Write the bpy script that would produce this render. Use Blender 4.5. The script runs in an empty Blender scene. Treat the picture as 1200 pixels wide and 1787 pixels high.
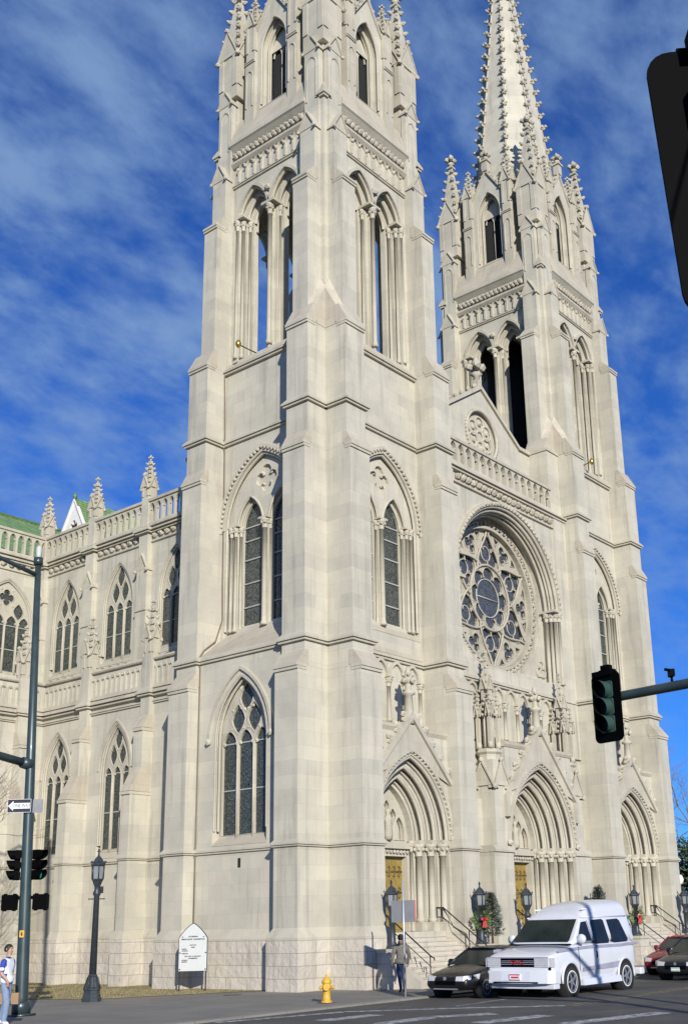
import bpy, bmesh, math, random
from math import sin, cos, pi, sqrt, radians, hypot, atan2
from mathutils import Vector, Matrix
from mathutils.geometry import tessellate_polygon

sc = bpy.context.scene
COL = sc.collection
# ------------------------------------------------------------------ camera
CAMP = (-32.588, -29.298, 2.35)
RT = (0.626104, -0.779378, -0.023735); UP = (-0.209798, -0.197699, 0.957549); FW = (0.750985, 0.594545, 0.287292)
cd = bpy.data.cameras.new("camera"); cam = bpy.data.objects.new("camera", cd); COL.objects.link(cam)
cam.matrix_world = Matrix(((RT[0], UP[0], -FW[0], CAMP[0]), (RT[1], UP[1], -FW[1], CAMP[1]), (RT[2], UP[2], -FW[2], CAMP[2]), (0, 0, 0, 1)))
cd.sensor_fit = 'VERTICAL'; cd.sensor_height = 24.0; cd.sensor_width = 16.1
cd.lens = 1935.79 / 1787 * 24.0
cd.shift_x = -86.98 / 1787; cd.shift_y = 134.44 / 1787
cd.clip_start = 0.1; cd.clip_end = 5000
sc.camera = cam
# ------------------------------------------------------------------ light
SUN_EL = radians(19.6); SUN_TRAVEL = Vector((0.60, 0.80, 0)).normalized()
sun_dir = Vector((SUN_TRAVEL.x * cos(SUN_EL), SUN_TRAVEL.y * cos(SUN_EL), -sin(SUN_EL)))
sd = bpy.data.lights.new("sun", 'SUN'); sd.energy = 5.0; sd.angle = radians(0.5); sd.color = (1.0, 0.955, 0.865)
so = bpy.data.objects.new("sun", sd); COL.objects.link(so)
so.rotation_euler = sun_dir.to_track_quat('-Z', 'Y').to_euler(); so.location = (-40, -60, 60)
sc.view_settings.view_transform = 'Standard'; sc.view_settings.look = 'None'
sc.view_settings.exposure = 0.14; sc.view_settings.gamma = 1.0
w = bpy.data.worlds.new("World"); sc.world = w; w.use_nodes = True
nt = w.node_tree; nt.nodes.clear()
def N(t, typ, **kw):
    n = t.nodes.new(typ)
    for k, v in kw.items():
        if k in n.inputs: n.inputs[k].default_value = v
        else: setattr(n, k, v)
    return n
sky = N(nt, 'ShaderNodeTexSky'); sky.sky_type = 'NISHITA'; sky.sun_disc = False
sky.sun_elevation = SUN_EL
sky.sun_rotation = atan2(-SUN_TRAVEL.x, -SUN_TRAVEL.y)
sky.altitude = 1600; sky.air_density = 1.15; sky.dust_density = 0.15; sky.ozone_density = 3.0
bg = N(nt, 'ShaderNodeBackground'); bg.inputs['Strength'].default_value = 0.051
wo = N(nt, 'ShaderNodeOutputWorld')
tc = N(nt, 'ShaderNodeTexCoord')
# thin cirrus: noise over the plane the clouds lie in (direction / height)
sep = N(nt, 'ShaderNodeSeparateXYZ'); nt.links.new(tc.outputs['Generated'], sep.inputs[0])
mz = N(nt, 'ShaderNodeMath', operation='ADD'); nt.links.new(sep.outputs['Z'], mz.inputs[0]); mz.inputs[1].default_value = 0.22
dx = N(nt, 'ShaderNodeMath', operation='DIVIDE'); nt.links.new(sep.outputs['X'], dx.inputs[0]); nt.links.new(mz.outputs[0], dx.inputs[1])
dy = N(nt, 'ShaderNodeMath', operation='DIVIDE'); nt.links.new(sep.outputs['Y'], dy.inputs[0]); nt.links.new(mz.outputs[0], dy.inputs[1])
cb = N(nt, 'ShaderNodeCombineXYZ'); nt.links.new(dx.outputs[0], cb.inputs[0]); nt.links.new(dy.outputs[0], cb.inputs[1])
mp = N(nt, 'ShaderNodeMapping'); mp.inputs['Rotation'].default_value = (0, 0, radians(-20)); mp.inputs['Scale'].default_value = (1.0, 1.45, 1)
mp.inputs['Location'].default_value = (3.3, 1.2, 0)
nt.links.new(cb.outputs[0], mp.inputs[0])
n1 = N(nt, 'ShaderNodeTexNoise', Scale=3.6, Detail=5.0, Roughness=0.55, Distortion=0.3); nt.links.new(mp.outputs[0], n1.inputs['Vector'])
n2 = N(nt, 'ShaderNodeTexNoise', Scale=12.0, Detail=6.0, Roughness=0.6, Distortion=0.15); nt.links.new(mp.outputs[0], n2.inputs['Vector'])
mx = N(nt, 'ShaderNodeMath', operation='MULTIPLY_ADD'); nt.links.new(n2.outputs['Fac'], mx.inputs[0]); mx.inputs[1].default_value = 0.50; nt.links.new(n1.outputs['Fac'], mx.inputs[2])
cr = N(nt, 'ShaderNodeValToRGB'); nt.links.new(mx.outputs[0], cr.inputs[0])
cr.color_ramp.interpolation = 'EASE'
cr.color_ramp.elements[0].position = 0.53; cr.color_ramp.elements[0].color = (0.0, 0.0, 0.0, 1)
cr.color_ramp.elements[1].position = 0.98; cr.color_ramp.elements[1].color = (0.78, 0.78, 0.78, 1)
tint = N(nt, 'ShaderNodeMixRGB', blend_type='MULTIPLY'); tint.inputs[0].default_value = 1.0
nt.links.new(sky.outputs[0], tint.inputs[1]); tint.inputs[2].default_value = (0.38, 1.06, 2.4, 1)
fade = N(nt, 'ShaderNodeMapRange'); nt.links.new(sep.outputs['Z'], fade.inputs[0]); fade.inputs[1].default_value = 0.12; fade.inputs[2].default_value = 0.46; fade.inputs[3].default_value = 0.12; fade.inputs[4].default_value = 1.0
fm = N(nt, 'ShaderNodeMath', operation='MULTIPLY'); nt.links.new(cr.outputs[0], fm.inputs[0]); nt.links.new(fade.outputs[0], fm.inputs[1])
cm = N(nt, 'ShaderNodeMixRGB'); nt.links.new(fm.outputs[0], cm.inputs[0]); nt.links.new(tint.outputs[0], cm.inputs[1]); cm.inputs[2].default_value = (4.3, 6.9, 11.4, 1)
nt.links.new(cm.outputs[0], bg.inputs[0]); nt.links.new(bg.outputs[0], wo.inputs[0])

# ------------------------------------------------------------------ materials
def new_mat(name):
    m = bpy.data.materials.new(name); m.use_nodes = True
    t = m.node_tree; t.nodes.clear()
    o = N(t, 'ShaderNodeOutputMaterial'); b = N(t, 'ShaderNodeBsdfPrincipled')
    t.links.new(b.outputs[0], o.inputs[0])
    return m, t, b
def c4(c): return (c[0], c[1], c[2], 1)
def simple(name, col, rough=0.6, metal=0.0, noise=0.12, nscale=3.0, bump=0.0, bscale=30.0, spec=0.5, coat=0.0):
    m, t, b = new_mat(name)
    b.inputs['Roughness'].default_value = rough; b.inputs['Metallic'].default_value = metal
    b.inputs['Specular IOR Level'].default_value = spec
    if coat: b.inputs['Coat Weight'].default_value = coat; b.inputs['Coat Roughness'].default_value = 0.04
    g = N(t, 'ShaderNodeNewGeometry')
    nz = N(t, 'ShaderNodeTexNoise', Scale=nscale, Detail=5.0, Roughness=0.6); t.links.new(g.outputs['Position'], nz.inputs['Vector'])
    r = N(t, 'ShaderNodeValToRGB'); t.links.new(nz.outputs['Fac'], r.inputs[0])
    r.color_ramp.elements[0].position = 0.3; r.color_ramp.elements[1].position = 0.7
    r.color_ramp.elements[0].color = c4([x * (1 - noise) for x in col]); r.color_ramp.elements[1].color = c4([min(1, x * (1 + noise)) for x in col])
    t.links.new(r.outputs[0], b.inputs['Base Color'])
    if bump:
        n3 = N(t, 'ShaderNodeTexNoise', Scale=bscale, Detail=6.0, Roughness=0.65); t.links.new(g.outputs['Position'], n3.inputs['Vector'])
        bp = N(t, 'ShaderNodeBump', Strength=bump, Distance=0.05); t.links.new(n3.outputs['Fac'], bp.inputs['Height']); t.links.new(bp.outputs[0], b.inputs['Normal'])
    return m
def stone(name, c1, c2, mortar, bw, bh, msize, streak=0.32, bump=0.15, rock=0.0, blotch=(0.86, 1.06), patch=0.55):
    m, t, b = new_mat(name)
    b.inputs['Roughness'].default_value = 0.85; b.inputs['Specular IOR Level'].default_value = 0.25
    g = N(t, 'ShaderNodeNewGeometry'); s = N(t, 'ShaderNodeSeparateXYZ'); t.links.new(g.outputs['Position'], s.inputs[0])
    a = N(t, 'ShaderNodeMath', operation='ADD'); t.links.new(s.outputs['X'], a.inputs[0]); t.links.new(s.outputs['Y'], a.inputs[1])
    cbn = N(t, 'ShaderNodeCombineXYZ'); t.links.new(a.outputs[0], cbn.inputs[0]); t.links.new(s.outputs['Z'], cbn.inputs[1])
    br = N(t, 'ShaderNodeTexBrick'); t.links.new(cbn.outputs[0], br.inputs['Vector'])
    br.offset = 0.5; br.inputs['Scale'].default_value = 1.0; br.inputs['Brick Width'].default_value = bw; br.inputs['Row Height'].default_value = bh
    br.inputs['Mortar Size'].default_value = msize; br.inputs['Mortar Smooth'].default_value = 0.25; br.inputs['Bias'].default_value = 0.0
    br.inputs['Color1'].default_value = c4(c1); br.inputs['Color2'].default_value = c4(c2); br.inputs['Mortar'].default_value = c4(mortar)
    # weather blotches and runs of dirt down the stone
    n1 = N(t, 'ShaderNodeTexNoise', Scale=0.55, Detail=6.0, Roughness=0.62); t.links.new(g.outputs['Position'], n1.inputs['Vector'])
    r1 = N(t, 'ShaderNodeMapRange'); t.links.new(n1.outputs['Fac'], r1.inputs[0]); r1.inputs[1].default_value = 0.3; r1.inputs[2].default_value = 0.7; r1.inputs[3].default_value = blotch[0]; r1.inputs[4].default_value = blotch[1]
    mp_ = N(t, 'ShaderNodeMapping'); mp_.inputs['Scale'].default_value = (2.2, 2.2, 0.16); t.links.new(g.outputs['Position'], mp_.inputs[0])
    n2 = N(t, 'ShaderNodeTexNoise', Scale=1.0, Detail=5.0, Roughness=0.65); t.links.new(mp_.outputs[0], n2.inputs['Vector'])
    r2 = N(t, 'ShaderNodeMapRange'); t.links.new(n2.outputs['Fac'], r2.inputs[0]); r2.inputs[1].default_value = 0.52; r2.inputs[2].default_value = 0.75; r2.inputs[3].default_value = 1.0; r2.inputs[4].default_value = 1 - streak
    n4 = N(t, 'ShaderNodeTexNoise', Scale=16.0, Detail=4.0, Roughness=0.7); t.links.new(g.outputs['Position'], n4.inputs['Vector'])
    r4 = N(t, 'ShaderNodeMapRange'); t.links.new(n4.outputs['Fac'], r4.inputs[0]); r4.inputs[1].default_value = 0.3; r4.inputs[2].default_value = 0.7; r4.inputs[3].default_value = 0.95; r4.inputs[4].default_value = 1.04
    k1 = N(t, 'ShaderNodeMath', operation='MULTIPLY'); t.links.new(r1.outputs[0], k1.inputs[0]); t.links.new(r2.outputs[0], k1.inputs[1])
    k2 = N(t, 'ShaderNodeMath', operation='MULTIPLY'); t.links.new(k1.outputs[0], k2.inputs[0]); t.links.new(r4.outputs[0], k2.inputs[1])
    # some patches of wall show their blocks one by one, others are even
    b2 = N(t, 'ShaderNodeTexBrick'); t.links.new(cbn.outputs[0], b2.inputs['Vector']); b2.offset = 0.5; b2.inputs['Scale'].default_value = 1.0; b2.inputs['Brick Width'].default_value = bw * .55; b2.inputs['Row Height'].default_value = bh
    b2.inputs['Mortar Size'].default_value = 0.0; b2.inputs['Color1'].default_value = (1.05, 1.04, 1.02, 1); b2.inputs['Color2'].default_value = (.79, .785, .765, 1); b2.inputs['Bias'].default_value = -0.25
    n6 = N(t, 'ShaderNodeTexNoise', Scale=0.32, Detail=4.0, Roughness=0.7); t.links.new(g.outputs['Position'], n6.inputs['Vector'])
    r6 = N(t, 'ShaderNodeMapRange'); t.links.new(n6.outputs['Fac'], r6.inputs[0]); r6.inputs[1].default_value = .46; r6.inputs[2].default_value = .66; r6.inputs[3].default_value = .10; r6.inputs[4].default_value = patch
    mb_ = N(t, 'ShaderNodeMixRGB', blend_type='MULTIPLY'); t.links.new(r6.outputs[0], mb_.inputs[0]); t.links.new(br.outputs['Color'], mb_.inputs[1]); t.links.new(b2.outputs['Color'], mb_.inputs[2])
    vm = N(t, 'ShaderNodeVectorMath', operation='SCALE'); t.links.new(mb_.outputs[0], vm.inputs[0]); t.links.new(k2.outputs[0], vm.inputs['Scale'])
    t.links.new(vm.outputs[0], b.inputs['Base Color'])
    hh = N(t, 'ShaderNodeMath', operation='MULTIPLY'); t.links.new(br.outputs['Fac'], hh.inputs[0]); hh.inputs[1].default_value = -1.0
    if rock:
        n5 = N(t, 'ShaderNodeTexNoise', Scale=3.2, Detail=5.0, Roughness=0.55, Distortion=0.1); t.links.new(g.outputs['Position'], n5.inputs['Vector'])
        h2 = N(t, 'ShaderNodeMath', operation='MULTIPLY_ADD'); t.links.new(n5.outputs['Fac'], h2.inputs[0]); h2.inputs[1].default_value = 2.2; t.links.new(hh.outputs[0], h2.inputs[2]); hsrc = h2
    else:
        h2 = N(t, 'ShaderNodeMath', operation='MULTIPLY_ADD'); t.links.new(n4.outputs['Fac'], h2.inputs[0]); h2.inputs[1].default_value = 0.35; t.links.new(hh.outputs[0], h2.inputs[2]); hsrc = h2
    bp = N(t, 'ShaderNodeBump', Strength=rock if rock else bump, Distance=0.09 if rock else 0.02); t.links.new(hsrc.outputs[0], bp.inputs['Height']); t.links.new(bp.outputs[0], b.inputs['Normal'])
    return m
M = {}
M['stone'] = stone('ashlar_limestone', (0.528, 0.493, 0.398), (0.468, 0.441, 0.368), (0.43, 0.40, 0.325), 1.45, 0.56, 0.007, bump=0.08)
M['trim'] = stone('carved_limestone', (0.493, 0.457, 0.370), (0.450, 0.417, 0.335), (0.41, 0.37, 0.30), 0.9, 0.56, 0.007, streak=0.2, bump=0.08)
M['slope'] = stone('weathered_stone_slopes', (0.475, 0.427, 0.338), (0.435, 0.39, 0.31), (0.38, 0.34, 0.27), 1.1, 0.5, 0.008, streak=0.22)
M['rock'] = stone('rock_faced_limestone', (0.54, 0.492, 0.415), (0.475, 0.435, 0.37), (0.36, 0.32, 0.265), 1.15, 0.445, 0.016, rock=0.36, blotch=(0.90, 1.06), patch=0.4)
M['step'] = stone('step_stone', (0.52, 0.475, 0.40), (0.47, 0.43, 0.36), (0.36, 0.33, 0.27), 1.8, 10.0, 0.008)
M['tracery'] = stone('tracery_stone', (0.44, 0.405, 0.325), (0.40, 0.37, 0.30), (0.36, 0.33, 0.26), 0.6, 0.4, 0.006, bump=0.1)
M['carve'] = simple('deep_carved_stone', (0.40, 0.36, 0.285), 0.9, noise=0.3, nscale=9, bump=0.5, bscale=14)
def glass_mat(name, ca, cb_, scale, rough=0.16, metal=0.0):
    m, t, b = new_mat(name)
    g = N(t, 'ShaderNodeNewGeometry')
    v = N(t, 'ShaderNodeTexVoronoi', Scale=scale); t.links.new(g.outputs['Position'], v.inputs['Vector'])
    v2 = N(t, 'ShaderNodeTexVoronoi', Scale=scale); v2.feature = 'DISTANCE_TO_EDGE'; t.links.new(g.outputs['Position'], v2.inputs['Vector'])
    r = N(t, 'ShaderNodeValToRGB'); t.links.new(v2.outputs['Distance'], r.inputs[0])
    r.color_ramp.elements[0].position = 0.02; r.color_ramp.elements[1].position = 0.09
    r.color_ramp.elements[0].color = (0.012, 0.013, 0.013, 1); r.color_ramp.elements[1].color = (1, 1, 1, 1)
    sp = N(t, 'ShaderNodeSeparateColor'); t.links.new(v.outputs['Color'], sp.inputs[0])
    mixc = N(t, 'ShaderNodeMixRGB'); t.links.new(sp.outputs[0], mixc.inputs[0]); mixc.inputs[1].default_value = c4(ca); mixc.inputs[2].default_value = c4(cb_)
    mu = N(t, 'ShaderNodeMixRGB', blend_type='MULTIPLY'); mu.inputs[0].default_value = 1.0
    t.links.new(mixc.outputs[0], mu.inputs[1]); t.links.new(r.outputs[0], mu.inputs[2]); t.links.new(mu.outputs[0], b.inputs['Base Color'])
    b.inputs['Roughness'].default_value = rough; b.inputs['Specular IOR Level'].default_value = 0.5; b.inputs['Metallic'].default_value = metal
    bp = N(t, 'ShaderNodeBump', Strength=0.25, Distance=0.02); t.links.new(sp.outputs[1], bp.inputs['Height']); t.links.new(bp.outputs[0], b.inputs['Normal'])
    return m
M['glass'] = glass_mat('stained_glass_from_outside', (0.045, 0.053, 0.050), (0.105, 0.118, 0.108), 13.0)
M['roseglass'] = glass_mat('rose_glass', (0.060, 0.068, 0.085), (0.095, 0.105, 0.125), 9.0, rough=.4)
M['bar'] = simple('grey_window_bars', (0.36, 0.35, 0.31), 0.6)
M['dark'] = simple('painted_interior_dark', (0.012, 0.012, 0.012), 0.9)  # near-black colour standing in for unlit insides
M['gold'] = simple('gilded_bronze', (0.31, 0.22, 0.062), 0.55, 0.25, noise=0.25, nscale=5, bump=0.25, bscale=9)
M['golddark'] = simple('dark_bronze_hinges', (0.16, 0.11, 0.03), 0.5, 0.3)
M['brass'] = simple('brass_ball', (0.75, 0.50, 0.10), 0.25, 0.9)
def roof_mat():
    m, t, b = new_mat('green_roof_tiles'); b.inputs['Roughness'].default_value = 0.55
    g = N(t, 'ShaderNodeNewGeometry'); s = N(t, 'ShaderNodeSeparateXYZ'); t.links.new(g.outputs['Position'], s.inputs[0])
    a = N(t, 'ShaderNodeMath', operation='ADD'); t.links.new(s.outputs['X'], a.inputs[0]); t.links.new(s.outputs['Y'], a.inputs[1])
    cbn = N(t, 'ShaderNodeCombineXYZ'); t.links.new(a.outputs[0], cbn.inputs[0]); t.links.new(s.outputs['Z'], cbn.inputs[1])
    br = N(t, 'ShaderNodeTexBrick'); t.links.new(cbn.outputs[0], br.inputs['Vector']); br.inputs['Brick Width'].default_value = 0.34; br.inputs['Row Height'].default_value = 0.19
    br.inputs['Scale'].default_value = 1.0; br.inputs['Mortar Size'].default_value = 0.014
    br.inputs['Color1'].default_value = (0.13, 0.235, 0.085, 1); br.inputs['Color2'].default_value = (0.20, 0.31, 0.13, 1); br.inputs['Mortar'].default_value = (0.06, 0.10, 0.045, 1)
    nz = N(t, 'ShaderNodeTexNoise', Scale=1.2, Detail=5.0); t.links.new(g.outputs['Position'], nz.inputs['Vector'])
    r1 = N(t, 'ShaderNodeMapRange'); t.links.new(nz.outputs['Fac'], r1.inputs[0]); r1.inputs[3].default_value = 0.75; r1.inputs[4].default_value = 1.25
    vm = N(t, 'ShaderNodeVectorMath', operation='SCALE'); t.links.new(br.outputs['Color'], vm.inputs[0]); t.links.new(r1.outputs[0], vm.inputs['Scale']); t.links.new(vm.outputs[0], b.inputs['Base Color'])
    bp = N(t, 'ShaderNodeBump', Strength=0.5, Distance=0.03); t.links.new(br.outputs['Fac'], bp.inputs['Height']); bp.invert = True; t.links.new(bp.outputs[0], b.inputs['Normal'])
    return m
M['roof'] = roof_mat()
M['white'] = simple('white_painted_wood', (0.72, 0.71, 0.67), 0.6, noise=0.05)
M['iron'] = simple('dark_cast_iron', (0.040, 0.047, 0.055), 0.45, 0.2, noise=0.2, nscale=8)
M['rail'] = simple('black_iron_rail', (0.022, 0.02, 0.02), 0.4, 0.3)
M['lampglass'] = simple('frosted_lamp_glass', (0.21, 0.225, 0.23), 0.3)

# ------------------------------------------------------------------ mesh builder
class MB:
    def __init__(s, f=None): s.v = []; s.f = []; s.m = []; s.sm = []; s.T = f or (lambda a, b, c: (a, b, c)); s.mi = 0; s.smooth = False
    def p(s, a, b, c): s.v.append(s.T(a, b, c)); return len(s.v) - 1
    def face(s, ids): s.f.append(tuple(ids)); s.m.append(s.mi); s.sm.append(s.smooth)
    def poly(s, pts): s.face([s.p(*q) for q in pts])
    def hexa(s, b, t):
        i = [s.p(*q) for q in b] + [s.p(*q) for q in t]
        for q in ((0, 1, 2, 3), (4, 5, 6, 7), (0, 1, 5, 4), (1, 2, 6, 5), (2, 3, 7, 6), (3, 0, 4, 7)): s.face([i[k] for k in q])
    def box(s, x0, x1, y0, y1, z0, z1):
        s.hexa([(x0, y0, z0), (x1, y0, z0), (x1, y1, z0), (x0, y1, z0)], [(x0, y0, z1), (x1, y0, z1), (x1, y1, z1), (x0, y1, z1)])
    def frus(s, r0, z0, r1, z1):   # r = (x0,x1,y0,y1)
        s.hexa([(r0[0], r0[2], z0), (r0[1], r0[2], z0), (r0[1], r0[3], z0), (r0[0], r0[3], z0)], [(r1[0], r1[2], z1), (r1[1], r1[2], z1), (r1[1], r1[3], z1), (r1[0], r1[3], z1)])
    def prism_uz(s, loop, d0, d1):  # loop of (u,z) extruded along d
        a = [s.p(u, d0, z) for u, z in loop]; b = [s.p(u, d1, z) for u, z in loop]; n = len(loop)
        s.tess([loop], d0, True); s.tess([loop], d1, True)
        for i in range(n): s.face((a[i], a[(i + 1) % n], b[(i + 1) % n], b[i]))
    def prism_dz(s, loop, u0, u1):  # loop of (d,z) extruded along u
        a = [s.p(u0, d, z) for d, z in loop]; b = [s.p(u1, d, z) for d, z in loop]; n = len(loop)
        s.face(a); s.face(b)
        for i in range(n): s.face((a[i], a[(i + 1) % n], b[(i + 1) % n], b[i]))
    def tess(s, loops, d, own=True):
        L = [[Vector((u, z, 0)) for u, z in lp] for lp in loops]
        tr = tessellate_polygon(L); flat = [q for lp in loops for q in lp]
        ids = [s.p(u, d, z) for u, z in flat]
        for t in tr: s.face([ids[k] for k in t])
    def panel(s, outer, holes, d, depth, back=False, edge=True):
        s.tess([outer] + holes, d)
        if back: s.tess([outer] + holes, d - depth)
        for lp in holes + ([outer] if edge and back else []):
            a = [s.p(u, d, z) for u, z in lp]; b = [s.p(u, d - depth, z) for u, z in lp]; n = len(lp)
            for i in range(n): s.face((a[i], a[(i + 1) % n], b[(i + 1) % n], b[i]))
    def tube(s, pts, r, n=6, cap=True):
        P = [Vector(q) for q in pts]; rr = r if isinstance(r, (list, tuple)) else [r] * len(P); rings = []
        for i, q in enumerate(P):
            t = (P[min(i + 1, len(P) - 1)] - P[max(i - 1, 0)])
            t = t.normalized() if t.length > 1e-9 else Vector((0, 0, 1))
            a = t.orthogonal().normalized() if i == 0 else (pa - t * pa.dot(t)).normalized(); pa = a
            b = t.cross(a)
            rings.append([s.p(*(q + (a * cos(2 * pi * k / n) + b * sin(2 * pi * k / n)) * rr[i])) for k in range(n)])
        sv = s.smooth; s.smooth = True
        for i in range(len(rings) - 1):
            for k in range(n): s.face((rings[i][k], rings[i][(k + 1) % n], rings[i + 1][(k + 1) % n], rings[i + 1][k]))
        s.smooth = sv
        if cap: s.face(rings[0]); s.face(rings[-1])
    def lathe(s, prof, cx=0, cy=0, n=10, rot=0.0, smooth=True, a0=0, a1=2 * pi):
        rings = [[s.p(cx + r * cos(rot + 2 * pi * k / n), cy + r * sin(rot + 2 * pi * k / n), z) for k in range(n)] for r, z in prof]
        sv = s.smooth; s.smooth = smooth
        for i in range(len(rings) - 1):
            for k in range(n): s.face((rings[i][k], rings[i][(k + 1) % n], rings[i + 1][(k + 1) % n], rings[i + 1][k]))
        s.smooth = sv; s.face(rings[0]); s.face(rings[-1])
    def blob(s, x, y, z, r, sq=1.0, rnd=None):
        t = (1 + 5 ** .5) / 2
        V = [(-1, t, 0), (1, t, 0), (-1, -t, 0), (1, -t, 0), (0, -1, t), (0, 1, t), (0, -1, -t), (0, 1, -t), (t, 0, -1), (t, 0, 1), (-t, 0, -1), (-t, 0, 1)]
        F = [(0, 11, 5), (0, 5, 1), (0, 1, 7), (0, 7, 10), (0, 10, 11), (1, 5, 9), (5, 11, 4), (11, 10, 2), (10, 7, 6), (7, 1, 8), (3, 9, 4), (3, 4, 2), (3, 2, 6), (3, 6, 8), (3, 8, 9), (4, 9, 5), (2, 4, 11), (6, 2, 10), (8, 6, 7), (9, 8, 1)]
        k = r / 1.902
        ids = [s.p(x + a * k * (RN.uniform(.75, 1.2)), y + b * k * (RN.uniform(.75, 1.2)), z + c * k * sq * (RN.uniform(.8, 1.2))) for a, b, c in V]
        for q in F: s.face([ids[i] for i in q])
    def build(s, name, mats, parent=None, label=None, recalc=True):
        me = bpy.data.meshes.new(name); me.from_pydata(s.v, [], s.f)
        if not isinstance(mats, (list, tuple)): mats = [mats]
        for m in mats: me.materials.append(m)
        me.polygons.foreach_set('material_index', s.m); me.polygons.foreach_set('use_smooth', s.sm)
        if recalc:
            bm = bmesh.new(); bm.from_mesh(me); bmesh.ops.remove_doubles(bm, verts=bm.verts, dist=1e-5); bmesh.ops.recalc_face_normals(bm, faces=bm.faces); bm.to_mesh(me); bm.free()
        me.update()
        o = bpy.data.objects.new(name, me); COL.objects.link(o)
        if parent: o.parent = parent
        if label: o['label'] = label
        return o
RN = random.Random(7)
def tag(o, label=None, cat=None, group=None, kind=None):
    if label: o['label'] = label
    if cat: o['category'] = cat
    if group: o['group'] = group
    if kind: o['kind'] = kind
    return o
def empty(name, loc=(0, 0, 0), rz=0.0):
    o = bpy.data.objects.new(name, None); COL.objects.link(o); o.location = loc; o.rotation_euler = (0, 0, rz); o.empty_display_size = 0.3
    return o
def copy_tree(o, parent=None, **kw):
    c = o.copy(); COL.objects.link(c)
    if parent is not None: c.parent = parent
    for ch in list(o.children): copy_tree(ch, c)
    return c

# gothic geometry --------------------------------------------------
def arc_pts(c, hw, zs, h, n=8):
    """pointed (or round) arch from right spring over the apex to the left spring"""
    R = (h * h + hw * hw) / (2 * hw); out = []
    if h < hw * 1.001:   # round arch
        for i in range(2 * n + 1):
            a = pi * i / (2 * n); out.append((c + hw * cos(a), zs + h * sin(a)))
        return out
    amax = math.asin(min(1, h / R))
    for i in range(n + 1):
        a = amax * i / n; out.append((c + hw - R + R * cos(a), zs + R * sin(a)))
    for i in range(n - 1, -1, -1):
        a = amax * i / n; out.append((c - hw + R - R * cos(a), zs + R * sin(a)))
    return out
def off_h(hw, h, dl):  # height of a concentric arch whose half width is hw+dl
    R = (h * h + hw * hw) / (2 * hw)
    if h < hw * 1.001: return h + dl
    q = (R + dl) ** 2 - (R - hw) ** 2
    return sqrt(max(q, 0.01))
def arch_loop(c, hw, z0, zs, h, n=8): return [(c - hw, z0), (c + hw, z0)] + arc_pts(c, hw, zs, h, n)
def rect(u0, u1, z0, z1): return [(u0, z0), (u1, z0), (u1, z1), (u0, z1)]
def circ(c, z, r, n=32): return [(c + r * cos(2 * pi * k / n), z + r * sin(2 * pi * k / n)) for k in range(n)]
def foil(c, z, r, n=4, rot=0.0, k=7):
    """n-foil outline: n lobes on a circle"""
    pts = []; lr = r * sin(pi / n) / (1 + sin(pi / n)) * 1.12; cr = r - lr
    for i in range(n):
        a = rot + 2 * pi * i / n; span = pi / 2 + pi / n * 0.75
        for j in range(k):
            b = a - span + 2 * span * j / (k - 1); pts.append((c + cr * cos(a) + lr * cos(b), z + cr * sin(a) + lr * sin(b)))
    return pts
def drop(c, z, w_, h_, n=6, sharp=1.0):
    """upright curved lozenge (tracery dagger)"""
    pts = []
    for i in range(n + 1):
        t = -1 + 2 * i / n; pts.append((c + w_ * (1 - abs(t) ** 1.6) * 1.0, z + h_ * t))
    for i in range(1, n):
        t = 1 - 2 * i / n; pts.append((c - w_ * (1 - abs(t) ** 1.6), z + h_ * t))
    return pts
def band(mb, c, hw, zs, h, dl, d0, d1, z0=None, n=10):
    """moulding that follows an arch: between hw and hw+dl, from depth d0 to d1"""
    a = arc_pts(c, hw, zs, h, n); b = arc_pts(c, hw + dl, zs, off_h(hw, h, dl), n)
    if z0 is not None: a = [(c + hw, z0)] + a + [(c - hw, z0)]; b = [(c + hw + dl, z0)] + b + [(c - hw - dl, z0)]
    for i in range(len(a) - 1):
        p = [(a[i][0], d1, a[i][1]), (a[i + 1][0], d1, a[i + 1][1]), (b[i + 1][0], d1, b[i + 1][1]), (b[i][0], d1, b[i][1])]
        mb.poly(p)
        mb.poly([(a[i][0], d1, a[i][1]), (a[i + 1][0], d1, a[i + 1][1]), (a[i + 1][0], d0, a[i + 1][1]), (a[i][0], d0, a[i][1])])
        mb.poly([(b[i][0], d1, b[i][1]), (b[i + 1][0], d1, b[i + 1][1]), (b[i + 1][0], d0, b[i + 1][1]), (b[i][0], d0, b[i][1])])
def roll(mb, c, hw, zs, h, d, r, n=10, z0=None, k=6):
    a = arc_pts(c, hw, zs, h, n)
    if z0 is not None: a = [(c + hw, z0)] + a + [(c - hw, z0)]
    mb.tube([(u, d, z) for u, z in a], r, k, cap=False)
def dots(mb, c, hw, zs, h, d, r, step, n=40):
    a = arc_pts(c, hw, zs, h, n); acc = 0
    for i in range(1, len(a)):
        acc += hypot(a[i][0] - a[i - 1][0], a[i][1] - a[i - 1][1])
        if acc >= step: acc = 0; mb.blob(a[i][0], d, a[i][1], r)
def string(mb, u0, u1, d, z, proj=0.13, h=0.3):
    """string course: undercut fillet, roll and weathered top"""
    p = proj * 1.25
    mb.prism_dz([(d - .05, z - .02), (d + p * .62, z - .01), (d + p * .66, z + h * .22), (d + p * .40, z + h * .25), (d + p * .40, z + h * .34), (d + p, z + h * .34), (d + p, z + h * .62), (d - .05, z + h * 1.3)], u0, u1)
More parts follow.
